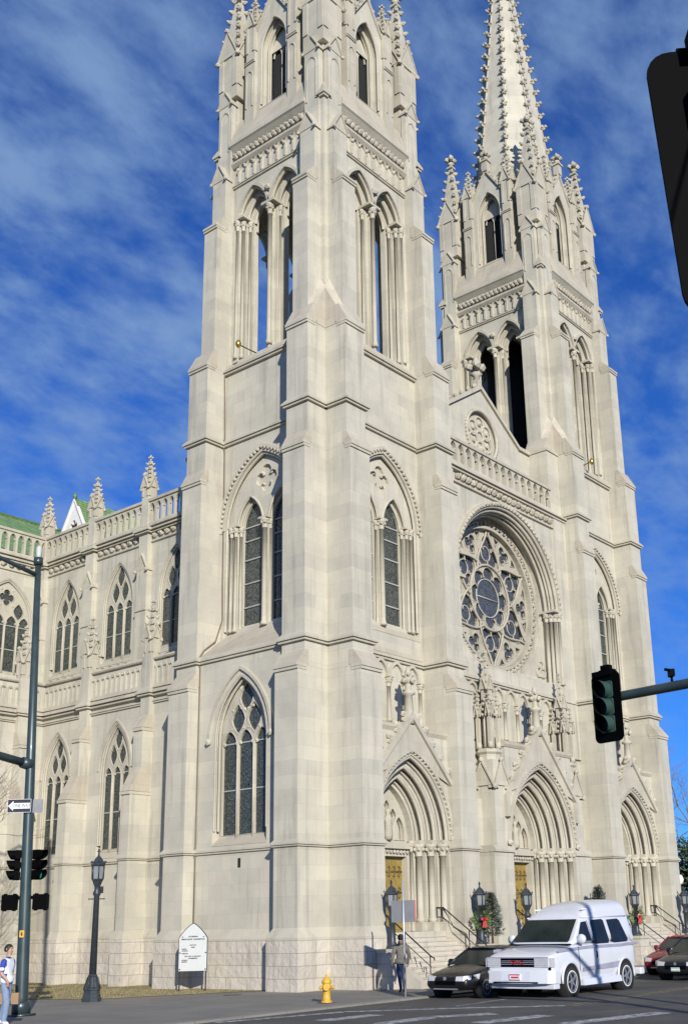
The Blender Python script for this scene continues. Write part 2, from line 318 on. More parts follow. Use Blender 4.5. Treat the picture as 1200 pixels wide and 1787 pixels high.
def collar(mb, r, z, proj=0.12, h=0.28):
    p = proj * 1.25
    a = (r[0] - p * .64, r[1] + p * .64, r[2] - .05, r[3] + p * .64); b = (r[0] - p, r[1] + p, r[2] - .05, r[3] + p); e = (r[0], r[1], r[2], r[3] - .001); q = (r[0] - p * .4, r[1] + p * .4, r[2] - .05, r[3] + p * .4)
    mb.frus(a, z, a, z + h * .22); mb.frus(q, z + h * .221, q, z + h * .339); mb.frus(b, z + h * .34, b, z + h * .62); mb.frus(b, z + h * .622, e, z + h * 1.35)
def column(mb, u, d, z0, z1, r, cap=0.45, base=0.35, n=8, crn=True):
    mb.lathe([(r * 1.45, z0), (r * 1.45, z0 + base * .3), (r * 1.12, z0 + base * .42), (r * 1.22, z0 + base * .52), (r, z0 + base * .6), (r * .98, z1 - cap), (r * 1.3, z1 - cap), (r * 1.05, z1 - cap * .9), (r * 1.45, z1 - cap * .35), (r * 1.9, z1 - cap * .25), (r * 2.0, z1)], u, d, n)
    if crn:
        for k in range(6): mb.blob(u + r * 1.55 * cos(k * pi / 3 + .3), d + r * 1.55 * sin(k * pi / 3 + .3), z1 - cap * .45, r * .62)
def finial(mb, x, y, z, s):
    mb.lathe([(s * .22, z), (s * .2, z + s * .3), (s * .42, z + s * .45), (s * .2, z + s * .6), (s * .16, z + s * .9)], x, y, 6)
    for k in range(4): mb.blob(x + s * .42 * cos(k * pi / 2 + .78), y + s * .42 * sin(k * pi / 2 + .78), z + s * .95, s * .3)
    mb.lathe([(s * .16, z + s * .9), (s * .3, z + s * 1.25), (s * .05, z + s * 1.75)], x, y, 6)
def pinnacle(mb, x, y, z0, w_, zs, zg, zt, panels=True, crk=0.13, rows=6, fin=0.5, rot=0.0):
    """square shaft with four gablets, crocketed spirelet and finial"""
    h = w_ / 2
    mb.box(x - h, x + h, y - h, y + h, z0, zs)
    for k in range(4):
        a = k * pi / 2; c_, s_ = cos(a), sin(a)
        def q(u, d, z): return (x + u * c_ - d * s_, y + u * s_ + d * c_, z)
        g = [(-h * 1.06, zs - .02), (h * 1.06, zs - .02), (0, zg)]
        e0 = h - .02; e1 = h + .07
        lo = [q(u, e0, z) for u, z in g]; hi = [q(u, e1, z) for u, z in g]
        mb.poly(lo); mb.poly(hi)
        for i in range(3): mb.poly([lo[i], lo[(i + 1) % 3], hi[(i + 1) % 3], hi[i]])
        # coping on both slopes
        for sgn in (-1, 1):
            b0 = [q(sgn * h * 1.12, e1 + dd, zs - .12 + zz) for dd, zz in ((0, 0), (.07, 0), (.07, .13), (0, .13))]
            b1 = [q(0, e1 + dd, zg - .02 + zz) for dd, zz in ((0, 0), (.07, 0), (.07, .16), (0, .16))]
            mb.hexa(b0, b1)
        if panels:   # sunk panel framed by a raised arch
            T0 = mb.T; mb.T = lambda u, d, z, T0=T0: T0(*q(u, d, z))
            band(mb, 0, h * .52, zs - h * .35, h * .75, h * .46, h - .01, h + .05, z0=z0 + (zs - z0) * .28, n=5)
            mb.T = T0
        mb.blob(*q(-h * 1.12, h + .1, zs - .1), crk * 1.0); mb.blob(*q(0, h + .12, zg + .1), crk * 1.1)
    R0 = h * 1.25; zb = zs + .05; zc = zt - fin * 1.75
    mb.lathe([(R0, zb), (R0 * .16, zc)], x, y, 4, rot=pi / 4, smooth=False)
    for i in range(rows):
        t = (i + .9) / (rows + .6); z = zb + (zc - zb) * t; r = R0 * (1 - .84 * t)
        for k in range(4):
            a = pi / 4 + k * pi / 2; mb.blob(x + (r + crk * .45) * cos(a), y + (r + crk * .45) * sin(a), z, crk)
            mb.blob(x + (r + crk * 1.15) * cos(a), y + (r + crk * 1.15) * sin(a), z + crk * .5, crk * .55)
    mb.box(x - R0 * .26, x + R0 * .26, y - R0 * .26, y + R0 * .26, zc - .12, zc)
    finial(mb, x, y, zc, fin)
# ================================================================== the cathedral
S = 7.636; W = 1.258; E4 = 0.34; LT = 19.606
A1, A2, A3, A4 = 1.741, 1.350, 1.145, 0.774
D0 = 1.13; HC = S / 2
cath = empty('cathedral'); tag(cath, 'pale limestone gothic cathedral with two spired front towers and green roofs', 'cathedral')
fL = lambda u, d, z: (-d, u, z)
fF = lambda u, d, z: (u, -d, z)
fB = lambda u, d, z: (S - u, S + d, z)
fR = lambda u, d, z: (S + d, S - u, z)
FACES = [fL, fF, fB, fR]

def lancet_stage(mb, f):
    mb.T = f; mb.mi = 0
    z0, z1 = 13.3, 23.95
    hw, zs, h = 2.38, 19.55, 3.28
    mb.panel(rect(W - .3, S - W + .3, z0, z1), [arch_loop(HC, hw, 14.45, zs, h, 10)], 0.0, 0.22)
    ho = off_h(.72, 1.33, 0)
    holes = [arch_loop(HC + s * .97, .80, 14.85, zs, 1.42, 7) for s in (-1, 1)] + [foil(HC, 21.62, .66, 4, 0.0)]
    mb.panel(rect(HC - hw - .02, HC + hw + .02, 14.4, 23.0), holes, -.22, .2)
    holes = [arch_loop(HC + s * .93, .66, 15.0, zs, 1.18, 7) for s in (-1, 1)]
    mb.panel(rect(HC - hw, HC + hw, 14.4, 21.2), holes, -.42, .15)
    mb.mi = 1
    mb.poly([(HC - .72, -.36, 20.95), (HC + .72, -.36, 20.95), (HC + .72, -.36, 22.35), (HC - .72, -.36, 22.35)])
    for k in range(4):
        a = pi / 4 + k * pi / 2; mb.blob(HC + .34 * cos(a), -.31, 21.62 + .34 * sin(a), .1)
    mb.T = f
    band(mb, HC, hw, zs, h, .16, -.06, .06, n=12); band(mb, HC, hw + .2, zs, off_h(hw, h, .2), .12, 0, .14, n=12)
    dots(mb, HC, hw + .17, zs, off_h(hw, h, .17), .10, .085, .21)
    roll(mb, HC, hw - .06, zs, off_h(hw, h, -.06), -.08, .07, z0=14.8)
    for s in (-1, 1):
        roll(mb, HC + s * .97, .80, zs, 1.42, -.22, .06); roll(mb, HC + s * .93, .68, zs, off_h(.66, 1.18, .02), -.41, .05)
        mb.blob(HC + s * (hw + .26), .12, zs - .05, .17)
        for q in (1.84, 2.08): column(mb, HC + s * q, -.13 - .04 * (q < 1.9), 14.75, zs + .08, .075)
        column(mb, HC + s * 1.66, -.32, 14.75, zs + .08, .065)
    column(mb, HC, -.16, 14.75, zs + .08, .115); column(mb, HC - .17, -.34, 14.75, zs + .06, .06); column(mb, HC + .17, -.34, 14.75, zs + .06, .06)
    mb.box(HC - 2.25, HC - 1.58, -.40, -.02, zs + .08, zs + .17); mb.box(HC + 1.58, HC + 2.25, -.40, -.02, zs + .08, zs + .17); mb.box(HC - .28, HC + .28, -.42, 0, zs + .08, zs + .17)
    mb.mi = 2
    mb.hexa([(HC - hw - .05, -.5, 14.38), (HC + hw + .05, -.5, 14.38), (HC + hw + .05, .02, 14.38), (HC - hw - .05, .02, 14.38)], [(HC - hw - .05, -.5, 15.02), (HC + hw + .05, -.5, 15.02), (HC + hw + .05, .0, 14.48), (HC - hw - .05, .0, 14.48)])
    mb.mi = 0

def belfry_stage(mb, f):
    mb.T = f; mb.mi = 0; d = -.27; z0, z1 = 27.95, 39.5; zs = 35.92; c_ = 1.08
    def lay(dd, hw, h, th, cc, back=False): mb.panel(rect(W - .32, S - W + .32, z0, z1), [arch_loop(HC + s * cc, hw, 28.2, zs, h, 8) for s in (-1, 1)], dd, th, back)
    lay(d, 1.02, 1.62, .3, c_); lay(d - .3, .82, 1.36, .3, 1.06)
    lay(d - .6, .62, 1.1, .3, 1.05, True)
    mb.mi = 1
    for s in (-1, 1):
        band(mb, HC + s * c_, 1.0, zs, 1.6, .15, d - .05, d + .13, n=8)
        for hw, h, dd, cc in ((1.02, 1.62, d, c_), (.82, 1.36, d - .3, 1.06), (.62, 1.1, d - .6, 1.05)): roll(mb, HC + s * cc, hw - .04, zs, off_h(hw, h, -.04), dd - .07, .075)
        if f in (fL, fF):
            for u, dd, r in ((1.98, d - .16, .08), (1.80, d - .46, .07), (.27, d - .46, .07)): column(mb, HC + s * u, dd, 28.35, zs + .06, r, cap=.6, base=.5)
        for q in (2.2,): column(mb, HC + s * q, d + .02, 28.35, zs + .06, .075, cap=.6, base=.5)
        mb.box(*sorted((HC + s * 1.68, HC + s * 2.34)), d - .75, d + .16, zs + .06, zs + .2)
    column(mb, HC, d - .02, 28.35, zs + .06, .11, cap=.6, base=.5)
    mb.box(HC - .42, HC + .42, d - .75, d + .18, zs + .06, zs + .2)
    mb.blob(HC, d + .16, zs + .95, .19)
    mb.mi = 2
    mb.prism_dz([(d - .75, 27.7), (.10, 27.7), (.0, 27.95), (d - .75, 28.42)], W - .2, S - W + .2)
    mb.mi = 1
    # string, blind arcade, carved frieze and cornice
    string(mb, W - .05, S - W + .05, d, 37.98, .1, .22)
    n = 8; u0, u1 = W + .42, S - W - .42; st = (u1 - u0) / n
    for i in range(n + 1): mb.box(u0 + i * st - .06, u0 + i * st + .06, d - .02, d + .1, 38.2, 38.95)
    for i in range(n):
        cc = u0 + (i + .5) * st
        band(mb, cc, st / 2 - .05, 38.82, st * .62, .09, d - .02, d + .11, n=4)
    for i in range(n + 1): mb.blob(u0 + i * st, d + .13, 38.9, .1)
    mb.prism_dz([(d - .1, 39.12), (d + .12, 39.15), (d + .24, 39.3), (d + .24, 39.42), (d - .1, 39.42)], W - .05, S - W + .05)
    mb.prism_dz([(d - .1, 40.02), (d + .12, 40.05), (d + .3, 40.28), (d + .38, 40.35), (d + .38, 40.55), (d - .1, 40.66)], W - .05, S - W + .05)
    mb.box(W, S - W, d - .1, d + .10, 39.4, 40.05)
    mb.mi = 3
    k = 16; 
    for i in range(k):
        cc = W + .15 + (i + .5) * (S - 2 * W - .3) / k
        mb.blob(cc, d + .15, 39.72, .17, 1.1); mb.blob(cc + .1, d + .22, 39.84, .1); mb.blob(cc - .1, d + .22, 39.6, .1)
    mb.mi = 2
    mb.prism_dz([(-1.6, 40.5), (d + .36, 40.5), (d + .3, 40.68), (-.42, 42.1), (-1.6, 42.1)], 1.3, S - 1.3)
    mb.mi = 0

def tower_shell(name):
    mb = MB(); mb.T = fL
    for f in FACES:
        lancet_stage(mb, f)
        mb.T = f; mb.mi = 0
        mb.panel(rect(W - .3, S - W + .3, 23.95, 27.95), [], 0.0, .3)
        mb.mi = 1
        string(mb, W - .02, S - W + .02, 0, 23.72, .14, .3)
        string(mb, W - .02, S - W + .02, 0, 27.42, .16, .3)
        belfry_stage(mb, f)
    # solid corner cores behind the buttresses, and floors
    mb.T = lambda a, b, c: (a, b, c); mb.mi = 0
    for cx in (0, 1):
        for cy in (0, 1):
            X = (0.02, W + .05) if cx == 0 else (S - W - .05, S - .02); Y = (0.02, W + .05) if cy == 0 else (S - W - .05, S - .02)
            mb.box(X[0], X[1], Y[0], Y[1], 0, 28.3)
            q = .36
            X = (q, W + .2) if cx == 0 else (S - W - .2, S - q); Y = (q, W + .2) if cy == 0 else (S - W - .2, S - q)
            mb.box(X[0], X[1], Y[0], Y[1], 28.2, 40.7)
    mb.box(1.2, S - 1.2, 1.2, S - 1.2, 27.55, 27.72); mb.box(.5, S - .5, .5, S - .5, 38.4, 38.6); mb.box(.4, S - .4, .4, S - .4, 40.45, 40.6)
    return mb.build(name, [M['stone'], M['trim'], M['slope'], M['carve']], cath)

def gablet(mb, d, u0, u1, zf, za, dp=.11):
    """little gabled head on a buttress face at depth d"""
    c_ = (u0 + u1) / 2
    mb.prism_uz([(u0 - .004, zf - .05), (u1 + .004, zf - .05), (c_, za)], d - .72, d + .03)
    for a, b in (((u0 - .06, zf - .1), (c_, za - .02)), ((u1 + .06, zf - .1), (c_, za - .02))):
        mb.hexa([(a[0], d - .4, a[1]), (a[0], d + dp, a[1]), (a[0], d + dp, a[1] + .09), (a[0], d - .4, a[1] + .09)], [(b[0], d - .4, b[1]), (b[0], d + dp, b[1]), (b[0], d + dp, b[1] + .12), (b[0], d - .4, b[1] + .12)])
    mb.blob(u0 - .04, d + dp, zf - .1, .10); mb.blob(u1 + .04, d + dp, zf - .1, .10)

def buttress_mb(f, flip=False):
    """one corner buttress: four set-offs, gablets, up to the pinnacle"""
    g = (lambda u, d, z: f(S - u, d, z)) if flip else f
    mb = MB(g); B = -.3
    def R(a, u0=0.0, u1=W): return (u0, u1, B, a)
    mb.mi = 3
    mb.frus(R(A1 + .19, -.19, W + .17), 0, R(A1 + .19, -.19, W + .17), 1.783)
    mb.mi = 1
    mb.frus(R(A1 + .2, -.2, W + .18), 1.785, R(A1 + .2, -.2, W + .18), 1.86); mb.frus(R(A1 + .2, -.2, W + .18), 1.862, R(A1, 0, W), 2.22)
    mb.mi = 0
    mb.frus(R(A1), 1.80, R(A1), 12.12); mb.frus(R(A2), 12.125, R(A2), 21.72); mb.frus(R(A3), 21.725, R(A3), 27.62)
    mb.frus(R(A4, E4), 27.625, R(A4, E4), 35.45); mb.frus((E4, W, B, .30), 35.455, (E4, W, B, .30), 38.37)
    mb.frus((E4, W, B, .0), 38.375, (E4, W, B, .0), 43.1)
    mb.mi = 1
    collar(mb, R(A1), 5.16, .09, .2); collar(mb, R(A2), 13.16, .14, .3); collar(mb, R(A3), 23.68, .14, .3)
    def setoff(a_lo, a_hi, z0, z1, u0=0.0, u1=W, pr=.10):
        mb.mi = 1
        mb.box(u0 - .02, u1 + .02, a_hi - .1, a_lo + pr * .6, z0 - .16, z0 - .05); mb.box(u0 - .03, u1 + .03, a_hi - .1, a_lo + pr, z0 - .04, z0 + .08)
        mb.mi = 2
        mb.hexa([(u0 - .02, a_hi - .2, z0 + .082), (u1 + .02, a_hi - .2, z0 + .082), (u1 + .02, a_lo + pr - .01, z0 + .082), (u0 - .02, a_lo + pr - .01, z0 + .082)], [(u0 - .02, a_hi - .2, z1), (u1 + .02, a_hi - .2, z1), (u1 + .02, a_hi + .01, z1), (u0 - .02, a_hi + .01, z1)])
    setoff(A1, A2, 12.1, 12.78); setoff(A2, A3, 21.7, 22.32); setoff(A3, A4, 27.62, 28.55, 0.0, W); setoff(A4, .30, 35.42, 36.1, E4, W)
    # weathering of the inner side above the belfry sill, rising to a point in the re-entrant corner
    mb.mi = 2
    mb.hexa([(0.0, -.05, 27.6), (0.0, A3 - .02, 27.6), (E4, A3 - .2, 27.6), (E4, -.05, 27.6)], [(0.0, -.05, 29.75), (0.0, A3 - .05, 27.72), (E4 + .005, A4, 28.6), (E4 + .005, -.05, 30.3)])
    mb.mi = 1
    gablet(mb, .30, E4, W, 38.42, 39.3); gablet(mb, .0, E4, W, 43.15, 43.95)
    # sunk panel on the upper face
    for z0, z1, d in ((40.2, 42.6, .0),):
        c_ = (E4 + W) / 2; band(mb, c_, .27, z1 - .3, .4, .07, d - .02, d + .04, z0=z0, n=4)
    return mb

def octagon(R, rot=pi / 8): return [(HC + R * cos(rot + k * pi / 4), HC + R * sin(rot + k * pi / 4)) for k in range(8)]

def lantern(mb):
    """octagonal lantern under the spire with four gabled windows"""
    mb.T = lambda a, b, c: (a, b, c); mb.mi = 0
    R = 3.30
    o = octagon(R)
    for k in (0, 2, 4, 6):   # diagonal sides are solid
        k2 = (k) % 8
        a, b = o[k2], o[(k2 + 1) % 8]
        mb.poly([(a[0], a[1], 40.5), (b[0], b[1], 40.5), (b[0], b[1], 47.2), (a[0], a[1], 47.2)])
    for f in FACES:
        mb.T = f; mb.mi = 0; d = -.42; zs, h = 45.7, 1.75
        gl = [(HC - 1.25, 41.9), (HC + 1.25, 41.9), (HC + 1.25, 46.9), (HC, 48.85), (HC - 1.25, 46.9)]
        mb.panel(gl, [arch_loop(HC, .92, 42.15, zs, h, 8)], d, .4)
        mb.panel(rect(HC - 1.25, HC + 1.25, 41.9, 47.6), [arch_loop(HC, .70, 42.4, zs, 1.45, 8)], d - .4, .2, True)
        mb.mi = 1
        roll(mb, HC, .9, zs, off_h(.92, h, -.02), d - .06, .07, z0=42.4); roll(mb, HC, .72, zs, off_h(.70, 1.45, .02), d - .40, .06, z0=42.4)
        mb.mi = 3; mb.tess([arch_loop(HC, .8, 42.2, zs, 1.6, 8)], d - .74); mb.mi = 1  # black sheet behind the opening paints the lantern's unlit inside
        mb.tube([(HC, d - .66, 42.4), (HC, d - .66, 46.0)], .045); band(mb, HC - .33, .26, 45.5, .45, .06, d - .72, d - .64, n=4); band(mb, HC + .33, .26, 45.5, .45, .06, d - .72, d - .64, n=4)
        for s in (-1, 1):
            mb.hexa([(HC + s * 1.33, d - 1.2, 46.72), (HC + s * 1.33, d + .12, 46.72), (HC + s * 1.33, d + .12, 46.92), (HC + s * 1.33, d - 1.2, 46.92)], [(HC, d - 1.2, 48.86), (HC, d + .12, 48.86), (HC, d + .12, 49.1), (HC, d - 1.2, 49.1)])
            for i in range(4):
                t = (i + .6) / 4; mb.blob(HC + s * 1.33 * (1 - t), d + .05, 46.95 + 2.15 * t, .13)
        mb.box(HC - .2, HC + .2, d - .2, d + .2, 48.9, 49.6)
        mb.box(HC - .28, HC + .28, d - .28, d + .28, 49.6, 49.72)
        T0 = mb.T; mb.T = lambda a, b, c, T0=T0: T0(a, b, c); finial(mb, HC, d, 49.7, .55)
        mb.mi = 2
        mb.hexa([(HC - .95, d - .5, 42.1), (HC + .95, d - .5, 42.1), (HC + .95, d + .02, 42.1), (HC - .95, d + .02, 42.1)], [(HC - .95, d - .5, 42.6), (HC + .95, d - .5, 42.6), (HC + .95, d - .02, 42.16), (HC - .95, d - .02, 42.16)])
        mb.mi = 0
    return mb

def spire_mb():
    mb = MB(); mb.mi = 0
    o0 = octagon(3.05); zt = 71.6; K = 3.05 / (zt - 45.8)
    Rz = lambda z: (zt - z) * K
    a = [mb.p(x, y, 45.8) for x, y in o0]; b = [mb.p(HC + .05 * cos(pi / 8 + k * pi / 4), HC + .05 * sin(pi / 8 + k * pi / 4), zt) for k in range(8)]
    for k in range(8): mb.face((a[k], a[(k + 1) % 8], b[(k + 1) % 8], b[k]))
    mb.mi = 1
    for k in range(8):
        an = pi / 8 + k * pi / 4
        mb.tube([(HC + (Rz(46) + .02) * cos(an), HC + (Rz(46) + .02) * sin(an), 46), (HC + .1 * cos(an), HC + .1 * sin(an), zt - .4)], [.09, .04], 5)
        z = 48.9
        while z < 70.5:
            r = Rz(z)
            s = .19 if z < 62 else .15
            mb.blob(HC + (r + .12) * cos(an), HC + (r + .12) * sin(an), z, s); mb.blob(HC + (r + .33) * cos(an), HC + (r + .33) * sin(an), z + .14, s * .7)
            for q in (-1, 1): mb.blob(HC + (r + .14) * cos(an) - q * .17 * sin(an), HC + (r + .14) * sin(an) + q * .17 * cos(an), z + .05, s * .55)
            z += .98
    finial(mb, HC, HC, zt - .3, .8)
    return mb

def build_tower():
    t = tower_shell('tower')
    first = {}
    for f in FACES:
        for fl in (False, True):
            buttress_mb(f, fl).build('buttress', [M['stone'], M['trim'], M['slope'], M['rock']], t)
    # corner shafts between each pair of buttresses
    for cx in (0, 1):
        for cy in (0, 1):
            mb = MB((lambda a, b, c, cx=cx, cy=cy: (a if cx == 0 else S - a, b if cy == 0 else S - b, c)))
            mb.mi = 0; mb.box(.10, .5, .10, .5, 28.2, 40.15); mb.mi = 1; mb.box(.0, .5, .0, .5, 40.15, 40.25); mb.box(-.06, .5, -.06, .5, 40.27, 40.42)
            mb.mi = 2; mb.frus((-.05, .5, -.05, .5), 40.43, (.3, .5, .3, .5), 41.2)
            mb.build('corner_shaft', [M['stone'], M['trim'], M['slope']], t)
            mb = MB((lambda a, b, c, cx=cx, cy=cy: (a if cx == 0 else S - a, b if cy == 0 else S - b, c)))
            mb.mi = 0
            mb.box(.36, 1.26, .36, 1.26, 40.3, 44.0)
            mb.mi = 1
            pinnacle(mb, .80, .80, 43.6, 1.34, 46.3, 47.85, 52.0, True, .15, 6, .62)
            mb.build('corner_pinnacle', [M['stone'], M['trim']], t)
    lantern(MB()).build('lantern', [M['stone'], M['trim'], M['slope'], M['dark']], t)
    for f in FACES:
        for s in (-1, 1):
            mb = MB(f); mb.mi = 1
            u = HC + s * 1.50
            mb.box(u - .33, u + .33, -1.4, -.22, 41.0, 45.2); string(mb, u - .36, u + .36, -.22, 45.1, .08, .2)
            band(mb, u, .19, 44.3, .3, .06, -.24, -.17, z0=42.4, n=4)
            mb.T = f
            pinnacle(mb, u, -.56, 45.2, .62, 47.5, 48.35, 49.75, True, .09, 5, .26)
            mb.build('lantern_pinnacle', [M['stone'], M['trim']], t)
    spire_mb().build('spire', [M['stone'], M['trim']], t)
    for f in FACES:   # glazing behind the lancets
        mb = MB(f)
        for s in (-1, 1):
            mb.mi = 0; c_ = HC + s * .93
            mb.tess([arch_loop(c_, .72, 14.95, 19.55, 1.25, 6)], -.52)
            mb.mi = 1
            for z in (15.85, 16.95, 18.05, 18.95, 19.6): mb.box(c_ - .66, c_ + .66, -.51, -.47, z - .03, z + .03)
        mb.build('lancet_glass', [M['glass'], M['bar']], t)
    return t

T1 = build_tower()
T2 = copy_tree(T1); T2.location = (LT, 0, 0); T2.scale = (1, 1, 1.007)
# near-black slatted panels added so the far tower's bell chamber reads dark
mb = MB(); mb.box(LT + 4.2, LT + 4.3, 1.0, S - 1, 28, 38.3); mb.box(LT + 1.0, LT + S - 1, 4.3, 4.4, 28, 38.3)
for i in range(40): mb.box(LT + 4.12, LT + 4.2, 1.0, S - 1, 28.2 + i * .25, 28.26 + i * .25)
mb.build('belfry_dark_panel', M['dark'], cath)

# ------------------------------------------------------------------ lower stages
def window3(f, c, hw, z0, zs, h, d, lights=3, name='traceried_window', rec=.45, hood=True, thick=.12):
    """stone tracery (sub-part glass behind it)"""
    mb = MB(f); mb.mi = 0
    ha = off_h(hw, h, -.13); hi = hw - .13
    lw = 2 * hi / lights; hl = lw / 2 - .05
    holes = []; R = (ha * ha + hi * hi) / (2 * hi)
    def inside(u, z, m=.07):
        if z <= zs: return abs(u - c) < hi - m
        x = abs(u - c) + R - hi; return hypot(x, z - zs) < R - m
    for i in range(lights):
        cc = c - hi + lw * (i + .5)
        zl = zs - (.28 if lights == 3 else .1); hh = hl * 1.55
        lp = arch_loop(cc, hl, z0 + .12, zl, hh, 5)
        k = 0
        while k < 12 and not all(inside(u, z, .02) for u, z in lp): zl -= .06; lp = arch_loop(cc, hl, z0 + .12, zl, hh, 5); k += 1
        holes.append(lp)
    if lights == 3:
        y1 = zs + ha * .335
        for s in (-1, 1): holes.append(drop(c + s * lw * .5, y1, lw * .44, ha * .26))
        holes.append(drop(c, zs + ha * .70, lw * .44, ha * .26))
    else:
        y1 = zs + ha * .36
        for s in (-1, 1): holes.append(drop(c + s * lw, zs + ha * .30, lw * .42, ha * .2))
        holes.append(foil(c, zs + ha * .60, ha * .2, 4)); 
    ok = [holes[i] for i in range(len(holes)) if i < lights or all(inside(u, z, .02) for u, z in holes[i])]
    mb.panel(arch_loop(c, hi + .02, z0, zs, ha + .02, 9), ok, d - rec, thick, True)
    for lp in ok:   # a thin roll round every opening
        mb.tube([(u, d - rec + .005, z) for u, z in lp + [lp[0]]], .022, 4, cap=False)
    for i in range(1, lights): mb.tube([(c - hi + lw * i, d - rec + .02, z0), (c - hi + lw * i, d - rec + .02, zs - .2)], .045, 6)
    for lp in ok[:lights]:   # cusps in the light heads
        ztop = max(z for u, z in lp); cc = (min(u for u, z in lp) + max(u for u, z in lp)) / 2
        for s in (-1, 1): mb.blob(cc + s * hl * .86, d - rec - .05, ztop - hl * 1.25, hl * .24)
    for lp in ok[lights:]:
        cc = sum(u for u, z in lp) / len(lp); zz = sum(z for u, z in lp) / len(lp); ww = max(u for u, z in lp) - cc
        for s in (-1, 1):
            for q in (-1, 1): mb.blob(cc + s * ww * .80, d - rec - .05, zz + q * ww * .95, ww * .24)
    o = mb.build(name, [M['trim']], cath)
    g = MB(f); g.mi = 0; g.tess([arch_loop(c, hi, z0 + .05, zs, ha, 9)], d - rec - thick - .005)
    g.mi = 1; n = max(2, int((zs - z0) / 1.35)); 
    for i in range(1, n + 1):
        z = z0 + (zs - .15 - z0) * i / n
        g.box(c - hi, c + hi, d - rec - thick, d - rec - thick + .03, z - .025, z + .025)
    g.build('stained_glass', [M['glass'], M['bar']], o)
    return o
def reveal_hood(mb, c, hw, z0, zs, h, d, rec):
    mb.mi = 1
    roll(mb, c, hw - .04, zs, off_h(hw, h, -.04), d - .05, .05, z0=z0 + .3)
    roll(mb, c, hw - .13, zs, off_h(hw, h, -.13), d - rec * .5, .06, z0=z0 + .3)
    mb.mi = 2
    mb.hexa([(c - hw - .02, d - rec - .1, z0 - .3), (c + hw + .02, d - rec - .1, z0 - .3), (c + hw + .02, d + .02, z0 - .3), (c - hw - .02, d + .02, z0 - .3)], [(c - hw - .02, d - rec - .1, z0 + .18), (c + hw + .02, d - rec - .1, z0 + .18), (c + hw + .02, d + .0, z0 - .25), (c - hw - .02, d + .0, z0 - .25)])
    mb.mi = 0

def tower_side_base(f):
    mb = MB(f); c = HC; hw, z0, zs, h = 1.55, 5.75, 9.75, 2.62
    mb.mi = 0
    mb.panel(rect(W - .05, S - W + .05, 1.7, 13.45), [arch_loop(c, hw, z0 - .3, zs, h, 10)], D0, .6)
    reveal_hood(mb, c, hw, z0, zs, h, D0, .4)
    mb.mi = 1
    band(mb, c, hw + .2, zs, off_h(hw, h, .2), .13, D0 - .02, D0 + .10, n=10)
    for s in (-1, 1): mb.blob(c + s * (hw + .27), D0 + .08, zs - .02, .15)
    string(mb, W - .02, S - W + .02, D0, 5.16, .09, .2)
    string(mb, W - .02, S - W + .02, D0, 13.18, .12, .28)
    mb.prism_dz([(D0 - .1, 1.78), (D0 + .2, 1.785), (D0 + .2, 1.86), (D0, 2.22), (D0 - .1, 2.22)], W, S - W)
    mb.mi = 2; mb.prism_dz([(-.1, 13.4), (D0 - .02, 13.4), (D0 - .02, 13.52), (.03, 14.42), (-.1, 14.5)], W - .02, S - W + .02)
    mb.mi = 3; mb.box(W, S - W, D0 - .3, D0 + .19, 0, 1.782)
    mb.mi = 4; mb.box(3.68, 3.84, D0 - .1, D0 + .004, 4.55, 4.92)
    mb.build('tower_base', [M['stone'], M['trim'], M['slope'], M['rock'], M['dark']], cath)
    window3(f, c, hw, z0, zs, h, D0, rec=.34, thick=.10)

def blind_arcade(mb, u0, n, st, d, zb, zc, za):
    mb.mi = 1
    for i in range(n + 1):
        column(mb, u0 + i * st, d + .08, zb, zc, .085, cap=.4, base=.3, n=7); mb.box(u0 + i * st - .2, u0 + i * st + .2, d - .1, d + .24, zc, zc + .07)
    for i in range(n): band(mb, u0 + (i + .5) * st, st / 2 - .13, zc + .07, za - zc - .1, .13, d - .02, d + .15, n=5)
    mb.mi = 0

